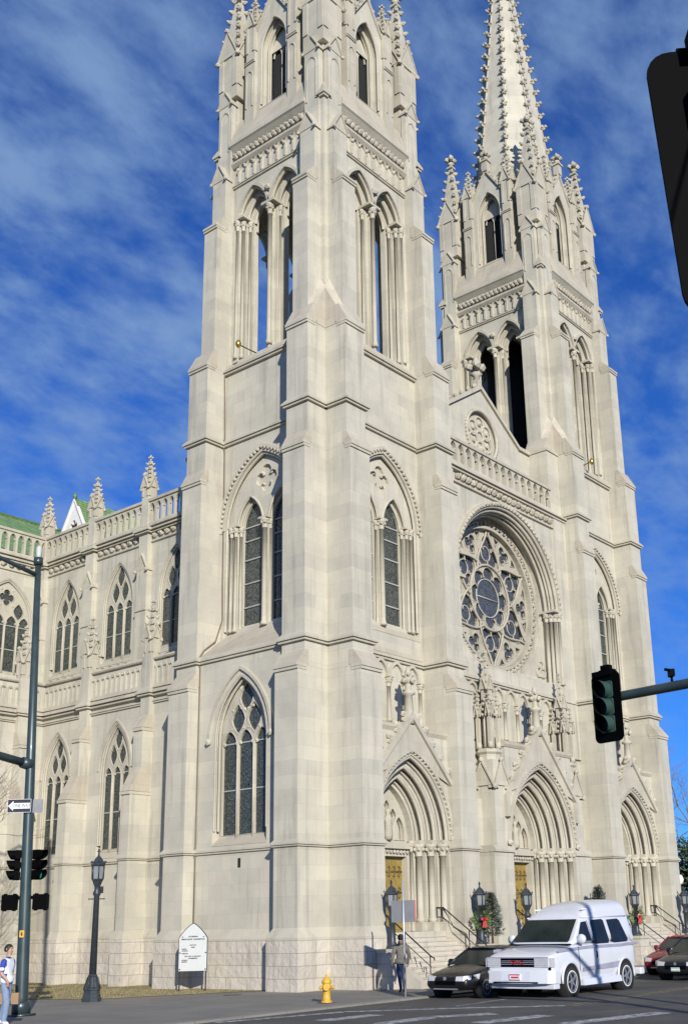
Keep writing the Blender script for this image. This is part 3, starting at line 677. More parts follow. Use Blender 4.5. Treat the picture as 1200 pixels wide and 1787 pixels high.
def portal(fr, c, d, hw, n_ord, step, zs=5.6, h=3.4, zgf=7.9, zga=10.45, wall=None, door_hw=1.18, floor=1.95):
    """deep arched doorway: orders, shafts, tympanum, gable, doors"""
    mb = MB(fr); mb.mi = 0
    # front wall and stepped orders
    mb.panel(rect(wall[0], wall[1], 0, wall[2]), [arch_loop(c, hw, floor, zs, h, 10)], d, step)
    cols = []
    hk, dk, hh = hw, d, h
    for k in range(n_ord):
        h2 = off_h(hw, h, -(step * (k + 1)) * .98); w2 = hw - step * (k + 1) * .98; d2 = d - step * (k + 1)
        mb.mi = 0
        mb.panel([(c - hk - .02, floor)] + [(c + hk + .02, floor)] + arc_pts(c, hk + .02, zs, hh + .02, 10), [arch_loop(c, w2, floor + .001, zs, h2, 10)], d2, step)
        mb.mi = 1
        roll(mb, c, hk - .06, zs, hh - .06, dk - .07, .085); roll(mb, c, hk - .17, zs, off_h(hw, h, -(hw - hk) - .17), d2 + .06, .06)
        cols.append((hk - .17, d2 + .16)); hk, dk, hh = w2, d2, h2
    mb.mi = 1
    band(mb, c, hw, zs, h, .10, d - .05, d + .05, z0=None, n=12); band(mb, c, hw + .14, zs, off_h(hw, h, .14), .14, d - .02, d + .14, n=12)
    dots(mb, c, hw + .12, zs, off_h(hw, h, .12), d + .07, .07, .2)
    for s in (-1, 1): mb.blob(c + s * (hw + .2), d + .1, zs + .05, .16)
    # impost run over the capitals
    for s in (-1, 1):
        for k in range(n_ord):
            hk2, dk2 = cols[k]; u = c + s * hk2
            mb.box(u - .22, u + .22, dk2 - .2, dk2 + .22, zs - .15, zs - .001)
        if wall[3]:
            a, b = (wall[0], c - hw) if s < 0 else (c + hw, wall[1])
            if b - a > .05: string(mb, a, b, d, 5.2, .07, .18)
    # lintel and door frame
    dd = dk
    mb.mi = 0; mb.tess([[(c - hk - .02, floor)] + [(c + hk + .02, floor)] + arc_pts(c, hk + .02, zs, hh + .02, 8)], dd - .55)
    mb.mi = 1
    mb.box(c - hk, c + hk, dd - .5, dd - .02, 5.25, 5.5); mb.box(c - hk, c + hk, dd - .5, dd - .18, 4.95, 5.25)
    for i in range(int(hk * 2 / .22)): mb.blob(c - hk + .11 + i * .22, dd - .1, 5.12, .08)
    for s in (-1, 1):
        mb.box(*sorted((c + s * hk, c + s * (door_hw))), dd - .5, dd - .15, floor, 4.96)
        column(mb, c + s * (hk - .05), dd - .06, floor, zs, .07)
    o = mb.build('portal', [M['stone'], M['trim'], M['slope'], M['carve']], cath)
    # shafts, each on its own base
    for s in (-1, 1):
        for hk2, dk2 in cols:
            m2 = MB(fr); column(m2, c + s * hk2, dk2, floor + .35, zs - .15, .135, cap=.5, base=.45, n=10); m2.build('portal_shaft', M['trim'], o)
        m2 = MB(fr)
        for k in range(n_ord):
            hk2, dk2 = cols[k]; m2.box(c + s * hk2 - .25, c + s * hk2 + .25, dk2 - .25, dk2 + .25, floor - .3, floor + .36)
        m2.build('shaft_plinth', M['trim'], o)
    # tympanum relief
    m3 = MB(fr); m3.mi = 0
    holes = []
    for s in (-1, 0, 1): holes.append(arch_loop(c + s * hk * .58, hk * .235, 5.62, 6.0, hk * .42, 5))
    for s in (-1, 1): holes.append(drop(c + s * hk * .29, 6.55 + .05, hk * .17, .33))
    holes.append(drop(c, 7.0, hk * .14, .26))
    R = (hh * hh + hk * hk) / (2 * hk)
    good = [lp for lp in holes if all((hypot(abs(u - c) + R - hk, max(0, z - zs)) < R - .03) for u, z in lp)]
    m3.panel([(c - hk + .01, 5.5), (c + hk - .01, 5.5)] + arc_pts(c, hk - .01, zs, hh - .01, 8), good, dd - .28, .2)
    for lp in good: m3.tube([(u, dd - .27, z) for u, z in lp + [lp[0]]], .03, 4, cap=False)
    # small standing figure in relief
    m3.lathe([(.16, 5.6), (.2, 5.8), (.15, 6.3), (.19, 6.5), (.06, 6.62), (.1, 6.72), (.09, 6.82), (.02, 6.88)], c, dd - .2, 8)
    m3.build('tympanum', [M['trim']], o)
    # doors
    for s in (-1, 1):
        m4 = MB(fr); u0, u1 = sorted((c + s * .01, c + s * door_hw)); d3 = dd - .46
        m4.mi = 0; m4.box(u0, u1, d3 - .1, d3, floor, 4.95)
        for zz in (2.05, 3.55): m4.box(u0 + .05, u1 - .05, d3, d3 + .02, zz, zz + .06)
        m4.mi = 1
        for zz in (2.55, 3.5, 4.35):   # scrolled strap hinges
            m4.tube([(u0 + .06, d3 + .03, zz), (u1 - .06, d3 + .03, zz)], .035, 5)
            for q in range(3):
                uu = u0 + .25 + q * (u1 - u0 - .5) / 2
                m4.tube([(uu, d3 + .03, zz), (uu + .1, d3 + .03, zz + .13), (uu + .02, d3 + .03, zz + .22), (uu - .05, d3 + .03, zz + .15)], .022, 4)
                m4.tube([(uu, d3 + .03, zz), (uu + .1, d3 + .03, zz - .13), (uu + .02, d3 + .03, zz - .22), (uu - .05, d3 + .03, zz - .15)], .022, 4)
        m4.blob(c + s * .12, d3 + .06, 3.1, .06)
        m4.build('door', [M['gold'], M['golddark']], o)
    # gable over the arch
    m5 = MB(fr); m5.mi = 1; gw = hw + .12
    tri = [(c - gw, zgf), (c + gw, zgf), (c, zga)]
    a_in = arch_loop(c, hw + .02, zgf - 2, zs, h + .02, 8)
    top = [(u, z) for u, z in arc_pts(c, hw + .27, zs, off_h(hw, h, .27), 10) if z > zgf + .02]
    m5.panel([(c + gw, zgf), (c, zga), (c - gw, zgf)] + list(reversed(top)), [], d + .1, .15)
    for s in (-1, 1):
        m5.hexa([(c + s * (gw + .16), d - .3, zgf - .22), (c + s * (gw + .16), d + .22, zgf - .22), (c + s * (gw + .16), d + .22, zgf + .02), (c + s * (gw + .16), d - .3, zgf + .02)], [(c, d - .3, zga), (c, d + .22, zga), (c, d + .22, zga + .3), (c, d - .3, zga + .3)])
        for i in range(5):
            t = (i + .7) / 5.4; m5.blob(c + s * (gw + .1) * (1 - t), d + .02, zgf + .15 + (zga - zgf + .25) * t, .24); m5.blob(c + s * ((gw + .1) * (1 - t) + .17), d + .08, zgf + .28 + (zga - zgf + .25) * t, .15)
        m5.box(c + s * (gw + .16) - .12, c + s * (gw + .16) + .12, d - .1, d + .2, zgf - 1.1, zgf - .1)
    m5.lathe([(.24, zga - .2), (.2, zga + .3), (.17, zga + 1.0), (.29, zga + 1.06), (.29, zga + 1.14), (.15, zga + 1.2), (.13, zga + 1.5)], c, d - .02, 8)
    for k in range(4):
        m5.blob(c + .25 * cos(k * pi / 2), d - .02 + .25 * sin(k * pi / 2), zga + 1.62, .14)
        m5.blob(c + .2 * cos(k * pi / 2 + .78), d - .02 + .2 * sin(k * pi / 2 + .78), zga + 1.9, .1)
    m5.lathe([(.14, zga + 1.5), (.2, zga + 1.85), (.12, zga + 2.05), (.05, zga + 2.25)], c, d - .02, 6)
    m5.build('portal_gable', [M['stone'], M['trim']], o)
    return o

def front_lower(ox):
    f = lambda u, d, z: (ox + u, -d, z)
    mb = MB(f); mb.mi = 0
    mb.panel(rect(W - .05, S - W + .05, 9.9, 13.45), [], 0.0, .3)
    blind_arcade(mb, HC - 2.2, 4, 1.1, -.02, 10.5, 12.4, 13.1)
    mb.mi = 1
    string(mb, W - .02, S - W + .02, 0, 13.18, .14, .28)
    mb.mi = 2; mb.prism_dz([(-.1, 13.4), (.08, 13.46), (.0, 13.7), (-.1, 13.8)], W, S - W)
    mb.prism_dz([(-.1, 9.8), (D0 - .02, 9.8), (D0 + .08, 10.0), (D0 + .08, 10.12), (.02, 10.52), (-.1, 10.52)], W - .02, S - W + .02)
    mb.build('tower_arcade', [M['stone'], M['trim'], M['slope']], cath)
    portal(f, HC, D0, 2.45, 3, .36, zs=5.6, h=3.35, zgf=7.9, zga=10.45, wall=(W - .05, S - W + .05, 9.95, True))
tower_side_base(fL)
tower_side_base(lambda u, d, z: (LT + S + d, u, z))
front_lower(0); front_lower(LT)

# ------------------------------------------------------------------ nave front
NC = (S + LT) / 2
fN = lambda u, d, z: (u, -d, z)
def nave_front():
    mb = MB(fN); mb.mi = 0; d = .2; x0, x1 = S - .05, LT + .05
    RZ, RR = 18.25, 4.62
    mb.panel(rect(x0, x1, 10.3, 23.9), [arch_loop(NC, RR, 14.1, 18.1, RR, 16)], d, .4)
    mb.panel(rect(NC - RR - .02, NC + RR + .02, 14.05, 22.8), [arch_loop(NC, RR - .22, 14.12, 18.1, RR - .22, 16)], d - .4, .35)
    mb.panel(rect(NC - RR, NC + RR, 14.05, 22.6), [circ(NC, RZ, 4.28, 48)], d - .75, .25)
    mb.mi = 1
    for dl, dd, r in ((.06, .0, .10), (-.10, -.16, .10), (-.2, -.3, .07), (-.28, -.5, .09)):
        roll(mb, NC, RR + dl, 18.1, RR + dl, d + dd, r, 16)
    band(mb, NC, RR + .10, 18.1, RR + .10, .2, d - .02, d + .16, n=18)
    dots(mb, NC, RR + .19, 18.1, RR + .19, d + .17, .095, .24, 80)
    for s in (-1, 1):
        for q, dd in ((RR - .06, d - .1), (RR - .2, d - .26), (RR - .3, d - .48), (RR + .12, d + .04)): column(mb, NC + s * q, dd, 14.15, 18.12, .10, cap=.5, base=.4)
        mb.box(*sorted((NC + s * (RR - .5), NC + s * (RR + .3))), d - .7, d + .2, 18.1, 18.22)
        # spandrel panel in the corner under the rose
        mb.tube([(u, d - .72, z) for u, z in foil(NC + s * 3.85, 14.95, .5, 3, pi / 2) + [foil(NC + s * 3.85, 14.95, .5, 3, pi / 2)[0]]], .06, 5, cap=False)
    # pilasters at the ends, rising past the balustrade
    mb.mi = 0
    for a, b in ((S + .1, S + 1.25), (LT - 1.22, LT - .02)): mb.box(a, b, -.3, d + .14, 10.3, 23.7); mb.box(a, b, -1.1, d - .02, 24.0, 27.75)
    mb.mi = 1
    for a, b in ((S + .1, S + 1.25), (LT - 1.22, LT - .02)): mb.box(a - .06, b + .06, -1.15, d + .05, 27.75, 27.9)
    # strings
    string(mb, x0, x1, d, 13.15, .16, .26)
    mb.mi = 2; mb.prism_dz([(d - .3, 13.4), (d + .02, 13.44), (d - .75, 14.2), (d - .9, 14.2)], S + 1.2, LT - 1.2)
    mb.mi = 1
    string(mb, x0, x1, d, 23.62, .26, .34)
    mb.box(S + 1.2, LT - 1.2, d - .1, d + .1, 23.0, 23.12)
    mb.prism_dz([(d - .05, 22.95), (d + .12, 23.0), (d + .12, 23.1), (d - .05, 23.12)], S + 1.2, LT - 1.2)
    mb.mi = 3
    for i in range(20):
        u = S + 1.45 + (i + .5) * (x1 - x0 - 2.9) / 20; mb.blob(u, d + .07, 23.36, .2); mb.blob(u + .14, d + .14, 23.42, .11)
    mb.mi = 0
    blind_arcade(mb, NC - 1.1 * 4, 8, 1.1, d - .02, 10.6, 12.38, 13.05)
    mb.panel(rect(x0, x1, 0, 10.4), [arch_loop(NC, 2.2, .1, 5.6, 3.2, 8)], d, .05)
    mb.mi = 2; mb.prism_dz([(d - .05, 10.0), (1.36, 10.0), (1.42, 10.12), (1.42, 10.24), (d, 10.62), (d - .05, 10.62)], NC - 3.05, NC + 3.05)
    mb.mi = 0
    for s in (-1, 1): mb.box(*sorted((NC + s * 2.96, NC + s * 2.985)), .25, 1.32, 5.6, 9.98)
    mb.build('nave_front', [M['stone'], M['trim'], M['slope'], M['carve']], cath)
nave_front()

def rose():
    RZ, R = 18.25, 3.7; d = -.75
    mb = MB(fN); mb.mi = 0
    # carved outer ring
    n = 56
    for r0, r1, dd, dp in ((4.05, 4.30, d + .02, .3), (3.66, 3.82, d - .02, .3)):
        a = circ(NC, RZ, r0, n); b = circ(NC, RZ, r1, n)
        for i in range(n):
            j = (i + 1) % n
            mb.poly([(a[i][0], dd, a[i][1]), (a[j][0], dd, a[j][1]), (b[j][0], dd, b[j][1]), (b[i][0], dd, b[i][1])])
            mb.poly([(a[i][0], dd, a[i][1]), (a[j][0], dd, a[j][1]), (a[j][0], dd - dp, a[j][1]), (a[i][0], dd - dp, a[i][1])])
    a = circ(NC, RZ, 3.8, n); b = circ(NC, RZ, 4.07, n)
    for i in range(n):
        j = (i + 1) % n; mb.poly([(a[i][0], d - .16, a[i][1]), (a[j][0], d - .16, a[j][1]), (b[j][0], d - .1, b[j][1]), (b[i][0], d - .1, b[i][1])])
    mb.mi = 1
    for i in range(64):
        an = 2 * pi * i / 64; mb.blob(NC + 3.93 * cos(an), d - .07, RZ + 3.93 * sin(an), .13); mb.blob(NC + 3.98 * cos(an + .04), d - .01, RZ + 3.98 * sin(an + .04), .08)
    mb.mi = 0
    # plate tracery
    holes = []
    holes.append(foil(NC, RZ, 1.66, 8, pi / 8 * 0, 7))
    for k in range(6):
        an = pi / 2 + k * pi / 3; cx, cz = NC + 2.42 * cos(an), RZ + 2.42 * sin(an)
        holes.append(foil(cx, cz, 1.0, 3, an, 9))
    for k in range(6):
        an = pi / 2 + pi / 6 + k * pi / 3
        for s in (-1, 1):
            a2 = an + s * 0.0
        cx, cz = NC + 3.02 * cos(an), RZ + 3.02 * sin(an)
        holes.append(foil(cx, cz, .56, 3, an + pi, 7))
        for s in (-1, 1):   # little spherical triangles by the rim
            a3 = an + s * .235; r = 3.36
            tri = [(NC + (r + .16) * cos(a3 - s * .05), RZ + (r + .16) * sin(a3 - s * .05)), (NC + (r + .16) * cos(a3 + s * .11), RZ + (r + .16) * sin(a3 + s * .11)), (NC + (r - .24) * cos(a3 + s * .02), RZ + (r - .24) * sin(a3 + s * .02))]
            holes.append(tri if s > 0 else tri[::-1])
    mb.panel(circ(NC, RZ, 3.7, 64), holes, d - .3, .2, True)
    for lp in holes: mb.tube([(u, d - .29, z) for u, z in lp + [lp[0]]], .038, 4, cap=False)
    # interlaced ribs: the six swept bands round the centre, and the ring of six circles
    mb.tube([(u, d - .24, z) for u, z in circ(NC, RZ, 1.74, 40) + [circ(NC, RZ, 1.74, 40)[0]]], .07, 6, cap=False)
    for k in range(6):
        an = pi / 2 + pi / 6 + k * pi / 3
        # big arcs that cross between the petals
        for s in (-1, 1):
            pts = []
            for i in range(13):
                t = i / 12; r = 1.76 + (3.62 - 1.76) * t; a4 = an - s * (.0 + .50 * sin(t * pi * .5) ** 1.3) + s * .08 * (1 - t)
                pts.append((NC + r * cos(a4), d - .22, RZ + r * sin(a4)))
            mb.tube(pts, .06, 6, cap=False)
    o = mb.build('rose_window', [M['tracery'], M['carve']], cath)
    g = MB(fN); g.mi = 0; g.tess([circ(NC, RZ, 3.68, 48)], d - .42)
    g.mi = 1
    def ring(cx, cz, r, t): g.tube([(u, d - .39, z) for u, z in circ(cx, cz, r, 24) + [circ(cx, cz, r, 24)[0]]], t, 5, cap=False)
    ring(NC, RZ, 1.02, .045); g.tube([(NC - 1.02, d - .39, RZ - .03), (NC + 1.02, d - .39, RZ - .03)], .04, 5)
    for k in range(6):
        an = pi / 2 + k * pi / 3; ring(NC + 2.42 * cos(an), RZ + 2.42 * sin(an), .40, .04)
    g.build('rose_glass', [M['roseglass'], M['bar']], o)
rose()

def balustrade(f, u0, u1, d, z0, z1, st, name='balustrade', th=.24, n=None):
    mb = MB(f); mb.mi = 0
    n = n or max(1, round((u1 - u0) / st)); st = (u1 - u0) / n
    holes = [arch_loop(u0 + (i + .5) * st, st * .385, z0 + .24, z1 - .55, st * .6, 4) for i in range(n)]
    mb.panel(rect(u0, u1, z0, z1 - .14), holes, d, th, True)
    for i in range(n):
        for s in (-1, 1): mb.blob(u0 + (i + .5) * st + s * st * .31, d - th * .4, z1 - .56, st * .10)
    mb.prism_dz([(d + .08, z1 - .14), (d + .1, z1), (d - th - .1, z1), (d - th - .08, z1 - .14)], u0, u1)
    mb.prism_dz([(d + .05, z0), (d + .05, z0 + .14), (d, z0 + .22), (d - .02, z0)], u0, u1)
    return mb.build(name, [M['trim']], cath)
balustrade(fN, S + 1.2, LT - 1.2, .24, 23.95, 25.4, .62, n=15)

def front_gable():
    mb = MB(fN); mb.mi = 0; d = -1.0
    pts = [(S + .6, 23.5), (LT - .6, 23.5), (LT - .6, 27.75), (17.3, 27.75), (NC, 30.15), (2 * NC - 17.3, 27.75), (S + .6, 27.75)]
    mb.panel(pts, [circ(NC, 27.35, 1.42, 40)], d, .3); mb.tess([pts], d - .35)
    mb.mi = 1
    mb.tess([circ(NC, 27.35, 1.45, 40)], d - .16)
    mb.tube([(u, d + .02, z) for u, z in circ(NC, 27.35, 1.44, 40) + [circ(NC, 27.35, 1.44, 40)[0]]], .1, 6, cap=False)
    for i in range(44): an = 2 * pi * i / 44; mb.blob(NC + 1.52 * cos(an), d + .04, 27.35 + 1.52 * sin(an), .07)
    lp = circ(NC, 27.35, .3, 10)
    for k in range(6):
        an = pi / 2 + k * pi / 3; c_ = (NC + .72 * cos(an), 27.35 + .72 * sin(an)); q = circ(c_[0], c_[1], .42, 12)
        mb.tube([(u, d - .12, z) for u, z in q + [q[0]]], .065, 5, cap=False); mb.blob(c_[0], d - .12, c_[1], .16)
    mb.tube([(u, d - .12, z) for u, z in lp + [lp[0]]], .06, 5, cap=False)
    for s in (-1, 1):
        mb.hexa([(NC + s * (17.3 - NC) , d - .5, 27.7), (NC + s * (17.3 - NC), d + .14, 27.7), (NC + s * (17.3 - NC), d + .14, 27.92), (NC + s * (17.3 - NC), d - .5, 27.92)], [(NC, d - .5, 30.12), (NC, d + .14, 30.12), (NC, d + .14, 30.38), (NC, d - .5, 30.38)])
        a, b = sorted((NC + s * (17.3 - NC), NC + s * (LT - .6 - NC))); mb.box(a, b, d - .5, d + .14, 27.72, 27.92)
        for i in range(6):
            t = (i + .5) / 6; mb.blob(NC + s * (17.3 - NC) * (1 - t), d - .1, 28.0 + 2.45 * t, .17)
    mb.box(NC - .2, NC + .2, d - .35, d + .05, 30.2, 30.7); finial(mb, NC, d - .15, 30.7, .85)
    mb.build('front_gable', [M['stone'], M['trim']], cath)
front_gable()

# ------------------------------------------------------------------ central portal with its two turrets
DC = 1.33
portal(fN, NC, DC, 2.82, 4, .34, zs=5.6, h=3.72, zgf=7.9, zga=11.0, wall=(NC - 3.0, NC + 3.0, 10.05, False), door_hw=1.2)
for s in (-1, 1):
    c = NC + s * 3.40
    mb = MB(fN); mb.mi = 0
    a, b = c - .62, c + .62
    mb.box(a - .3 if s < 0 else a, b if s < 0 else b + .3, .1, DC + .08, 0, 5.2)
    mb.mi = 1; mb.prism_dz([(.1, 5.2), (DC + .16, 5.22), (DC + .16, 5.32), (DC + .05, 5.5), (.1, 5.5)], a - .32 if s < 0 else a - .02, b + .02 if s < 0 else b + .32)
    mb.mi = 0; mb.box(c - .55, c + .55, DC - 1.12, DC - .02, 5.51, 8.0)
    mb.box(*sorted((c + s * .2, c + s * 1.0)), .12, .6, 5.52, 7.6)
    mb.box(c - .5, c + .5, DC - 1.07, DC - .07, 8.205, 9.35)
    mb.mi = 1
    T0 = mb.T; mb.T = fN
    pinnacle(mb, c, DC - .57, 8.0, 1.1, 8.2, 9.25, 9.9, True, .12, 0, .1)
    mb.lathe([(.5, 9.3), (.52, 9.6), (.62, 9.7), (.62, 9.8), (.48, 9.88)], c, DC - .57, 8, rot=pi / 8, smooth=False)
    o = mb.build('portal_turret', [M['stone'], M['trim']], cath)
    for i in range(4):   # open tabernacle of slender pinnacles
        an = pi / 4 + i * pi / 2; m2 = MB(fN); x, y = c + .45 * cos(an), DC - .57 + .45 * sin(an)
        pinnacle(m2, x, y, 9.88, .17, 11.5, 11.85, 12.75, False, .05, 4, .13)
        m2.lathe([(.14, 9.9), (.14, 10.1), (.1, 10.2)], x, y, 6); m2.build('tabernacle_pinnacle', M['trim'], o)
    m2 = MB(fN)
    pinnacle(m2, c, DC - .57, 9.88, .36, 12.7, 13.2, 14.6, False, .06, 4, .16)
    for i in range(4):
        an = i * pi / 2; x, y = c + .5 * cos(an), DC - .57 + .5 * sin(an)
        for zz in (11.45, 11.7, 11.95, 12.2): m2.blob(x - .22 * cos(an) * (zz - 11), y - .22 * sin(an) * (zz - 11), zz, .085)
        m2.tube([(c + .28 * cos(an), DC - .57 + .28 * sin(an), 9.95), (c + .28 * cos(an), DC - .57 + .28 * sin(an), 11.5)], .05, 6)
    m2.build('turret_spirelet', M['trim'], o)

# ------------------------------------------------------------------ nave side, aisle, transept
fA = lambda u, d, z: (-d, u, z)                       # aisle wall, plane x=0
fC = lambda u, d, z: (3.2 - d, u, z)                  # clerestory, plane x=3.2
fTl = lambda u, d, z: (u, 19.4 - d, z)                # transept aisle wall
fTu = lambda u, d, z: (u, 25.0 - d, z)                # transept clerestory
def aisle(f, u0, u1, wins, butts, name, pin=True, lights=3):
    mb = MB(f); mb.mi = 0; hw, z0, zs, h = 1.12, 5.75, 9.5, 2.2
    mb.panel(rect(u0, u1, 1.7, 12.6), [arch_loop(c, hw, z0 - .25, zs, h, 8) for c in wins], 0, .5)
    for c in wins:
        reveal_hood(mb, c, hw, z0, zs, h, 0, .2)
        mb.mi = 1; band(mb, c, hw + .06, zs, off_h(hw, h, .06), .1, -.02, .05, n=8); mb.mi = 0
    mb.mi = 1
    string(mb, u0, u1, 0, 5.2, .1, .2)
    mb.prism_dz([(-.1, 1.9), (.18, 1.905), (.18, 1.98), (0, 2.3), (-.1, 2.3)], u0, u1)
    string(mb, u0, u1, 0, 12.28, .1, .2); string(mb, u0, u1, 0, 12.6, .24, .34)
    mb.mi = 2; mb.prism_dz([(-.1, 12.95), (.2, 12.95), (.06, 13.2), (-.1, 13.2)], u0, u1)
    mb.mi = 0; mb.panel(rect(u0, u1, 12.9, 14.35), [], .02, .3, True)
    mb.mi = 1
    st = .38; n = int((u1 - u0) / st)
    for i in range(n):
        c = u0 + (i + .5) * st; band(mb, c, st * .34, 13.85, st * .5, .06, .0, .09, z0=13.15, n=3); mb.blob(c, .08, 13.98, .05)
    mb.prism_dz([(-.2, 14.3), (.14, 14.3), (.18, 14.36), (.16, 14.45), (-.3, 14.45)], u0, u1)
    mb.mi = 3; mb.box(u0, u1, -.3, .17, 0, 1.9)
    o = mb.build(name, [M['stone'], M['trim'], M['slope'], M['rock']], cath)
    for c in butts:
        b = MB(f); w2 = .31
        b.mi = 3; b.box(c - w2 - .1, c + w2 + .1, -.1, 1.30, 0, 1.9)
        b.mi = 1; b.frus((c - w2 - .1, c + w2 + .1, -.1, 1.31), 1.902, (c - w2, c + w2, -.1, 1.15), 2.28)
        b.mi = 0; b.box(c - w2, c + w2, -.1, 1.15, 2.285, 8.06); b.box(c - w2, c + w2, -.1, .6, 8.185, 10.96); b.box(c - w2, c + w2, -.1, .28, 11.085, 14.5)
        b.mi = 1; b.box(c - w2 - .03, c + w2 + .03, -.1, 1.22, 8.05, 8.18); b.box(c - w2 - .03, c + w2 + .03, -.1, .67, 10.95, 11.08)
        collar(b, (c - w2, c + w2, -.1, 1.15), 5.2, .07, .2); collar(b, (c - w2, c + w2, -.1, .28), 12.6, .16, .3)
        b.mi = 2
        b.hexa([(c - w2 - .02, -.1, 8.2), (c + w2 + .02, -.1, 8.2), (c + w2 + .02, 1.2, 8.2), (c - w2 - .02, 1.2, 8.2)], [(c - w2 - .02, -.1, 9.5), (c + w2 + .02, -.1, 9.5), (c + w2 + .02, .62, 9.3), (c - w2 - .02, .62, 9.3)])
        b.hexa([(c - w2 - .02, -.1, 11.1), (c + w2 + .02, -.1, 11.1), (c + w2 + .02, .66, 11.1), (c - w2 - .02, .66, 11.1)], [(c - w2 - .02, -.1, 11.8), (c + w2 + .02, -.1, 11.8), (c + w2 + .02, .3, 11.7), (c - w2 - .02, .3, 11.7)])
        bo = b.build('aisle_buttress', [M['stone'], M['trim'], M['slope'], M['rock']], cath)
        p_ = MB(f); pinnacle(p_, c, .0, 14.4, .5, 15.4, 15.95, 17.35, True, .1, 4, .2); p_.build('buttress_pinnacle', M['trim'], bo)
    for c in wins: window3(f, c, hw, z0, zs, h, 0, rec=.16, thick=.07)
aisle(fA, S - .1, 19.4, [13.4, 18.03], [11.05, 15.7], 'aisle_wall')
aisle(fTl, -14.0, 0.02, [-4.0, -8.6], [-1.3, -6.3], 'transept_aisle_wall')
def clere(f, u0, u1, wins, butts, name, lights=3, hw=1.30, pins=()):
    mb = MB(f); mb.mi = 0; z0, zs, h = 16.1, 19.0, 2.55
    mb.panel(rect(u0, u1, 13.0, 22.9), [arch_loop(c, hw, z0 - .1, zs, h, 8) for c in wins], 0, .5)
    for c in wins:
        reveal_hood(mb, c, hw, z0, zs, h, 0, .2)
        mb.mi = 1; mb.box(c - hw - .1, c + hw + .1, -.1, .06, 15.45, 15.52)
        for i in range(4): band(mb, c - hw + (i + .5) * hw / 2, .2, 15.62, .1, .05, .0, .06, n=3)
        mb.mi = 0
    mb.mi = 1
    string(mb, u0, u1, 0, 22.5, .26, .3)
    mb.prism_dz([(-.05, 21.95), (.1, 22.0), (.1, 22.1), (-.05, 22.14)], u0, u1)
    mb.mi = 3
    n = int((u1 - u0) / .5)
    for i in range(n): u = u0 + (i + .5) * (u1 - u0) / n; mb.blob(u, .07, 22.32, .16); mb.blob(u + .13, .1, 22.38, .09)
    mb.mi = 0
    mb.build(name, [M['stone'], M['trim'], M['slope'], M['carve']], cath)
    for c in wins: window3(f, c, hw, z0, zs, h, 0, rec=.16, lights=lights, thick=.07)
    ed = [u0] + list(butts) + [u1]
    for i in range(len(ed) - 1): balustrade(f, ed[i] + (.25 if i else 0), ed[i + 1] - (.25 if i + 1 < len(ed) - 1 else 0), .22, 22.85, 24.4, .52)
    for c in butts:
        b = MB(f); b.mi = 0; b.box(c - .42, c + .42, -.1, .32, 13, 20.6)
        b.box(c - .36, c + .36, -.1, .30, 20.4, 22.6); b.mi = 1; collar(b, (c - .36, c + .36, -.1, .3), 22.48, .2, .3)
        gablet(b, .30, c - .42, c + .42, 20.5, 21.3, .12)
        b.box(c - .45, c + .45, -.1, .38, 18.2, 18.3)
        b.mi = 0; b.box(c - .27, c + .27, -.25, .30, 22.9, 24.6)
        bo = b.build('clerestory_buttress', [M['stone'], M['trim']], cath)
        p_ = MB(f); pinnacle(p_, c, .03, 24.4, .52, 25.2, 25.75, 27.15, True, .1, 5, .22); p_.build('buttress_pinnacle', M['trim'], bo)
clere(fC, S + .0, 25.0, [13.4, 18.03, 22.65], [11.05, 15.7, 20.35, 24.95], 'clerestory_wall')
clere(fTu, -14.0, 3.2, [.95, -4.6], [-1.9, -7.6], 'transept_wall', lights=4, hw=1.72)
# roofs
mb = MB()
mb.poly([(3.5, S, 22.75), (3.5, 31, 22.75), (NC, 31, 27.7), (NC, S, 27.7)]); mb.poly([(2 * NC - 3.5, S, 22.75), (2 * NC - 3.5, 60, 22.75), (NC, 60, 27.7), (NC, S, 27.7)]); mb.poly([(3.5, 31, 22.75), (3.5, 60, 22.75), (NC, 60, 27.7), (NC, 31, 27.7)])
mb.poly([(S, 1.4, 22.75), (S, S, 22.75), (NC, S, 27.7), (NC, 1.4, 27.7)]); mb.poly([(LT, 1.4, 22.75), (LT, S, 22.75), (NC, S, 27.7), (NC, 1.4, 27.7)])
mb.poly([(-14, 25.3, 22.75), (NC, 25.3, 22.75), (NC, 31, 27.7), (-14, 31, 27.7)]); mb.poly([(-14, 36.7, 22.75), (NC, 36.7, 22.75), (NC, 31, 27.7), (-14, 31, 27.7)])
mb.tube([(-14, 31, 27.72), (NC, 31, 27.72)], .12, 6); mb.tube([(NC, 1.5, 27.72), (NC, 60, 27.72)], .12, 6)
mb.build('roof', M['roof'], cath)
mb = MB()   # lean-to aisle roofs and back walls that close the volumes
mb.mi = 0; mb.poly([(.1, S, 13.3), (.1, 19.6, 13.3), (3.25, 19.6, 15.2), (3.25, S, 15.2)]); mb.poly([(-14, 19.5, 13.3), (3.3, 19.5, 13.3), (3.3, 25.05, 15.2), (-14, 25.05, 15.2)])
mb.build('aisle_roof', M['roof'], cath)
mb = MB(); mb.box(-14, -13.9, 19.5, 42, 0, 22.7); mb.box(2 * NC - 3.4, 2 * NC - 3.2, S, 60, 0, 22.8); mb.box(3.2, 2 * NC - 3.2, 60, 60.2, 0, 27.6); mb.box(-14, 3.2, 36.9, 37.1, 0, 22.8)
mb.build('rear_wall', M['stone'], cath)
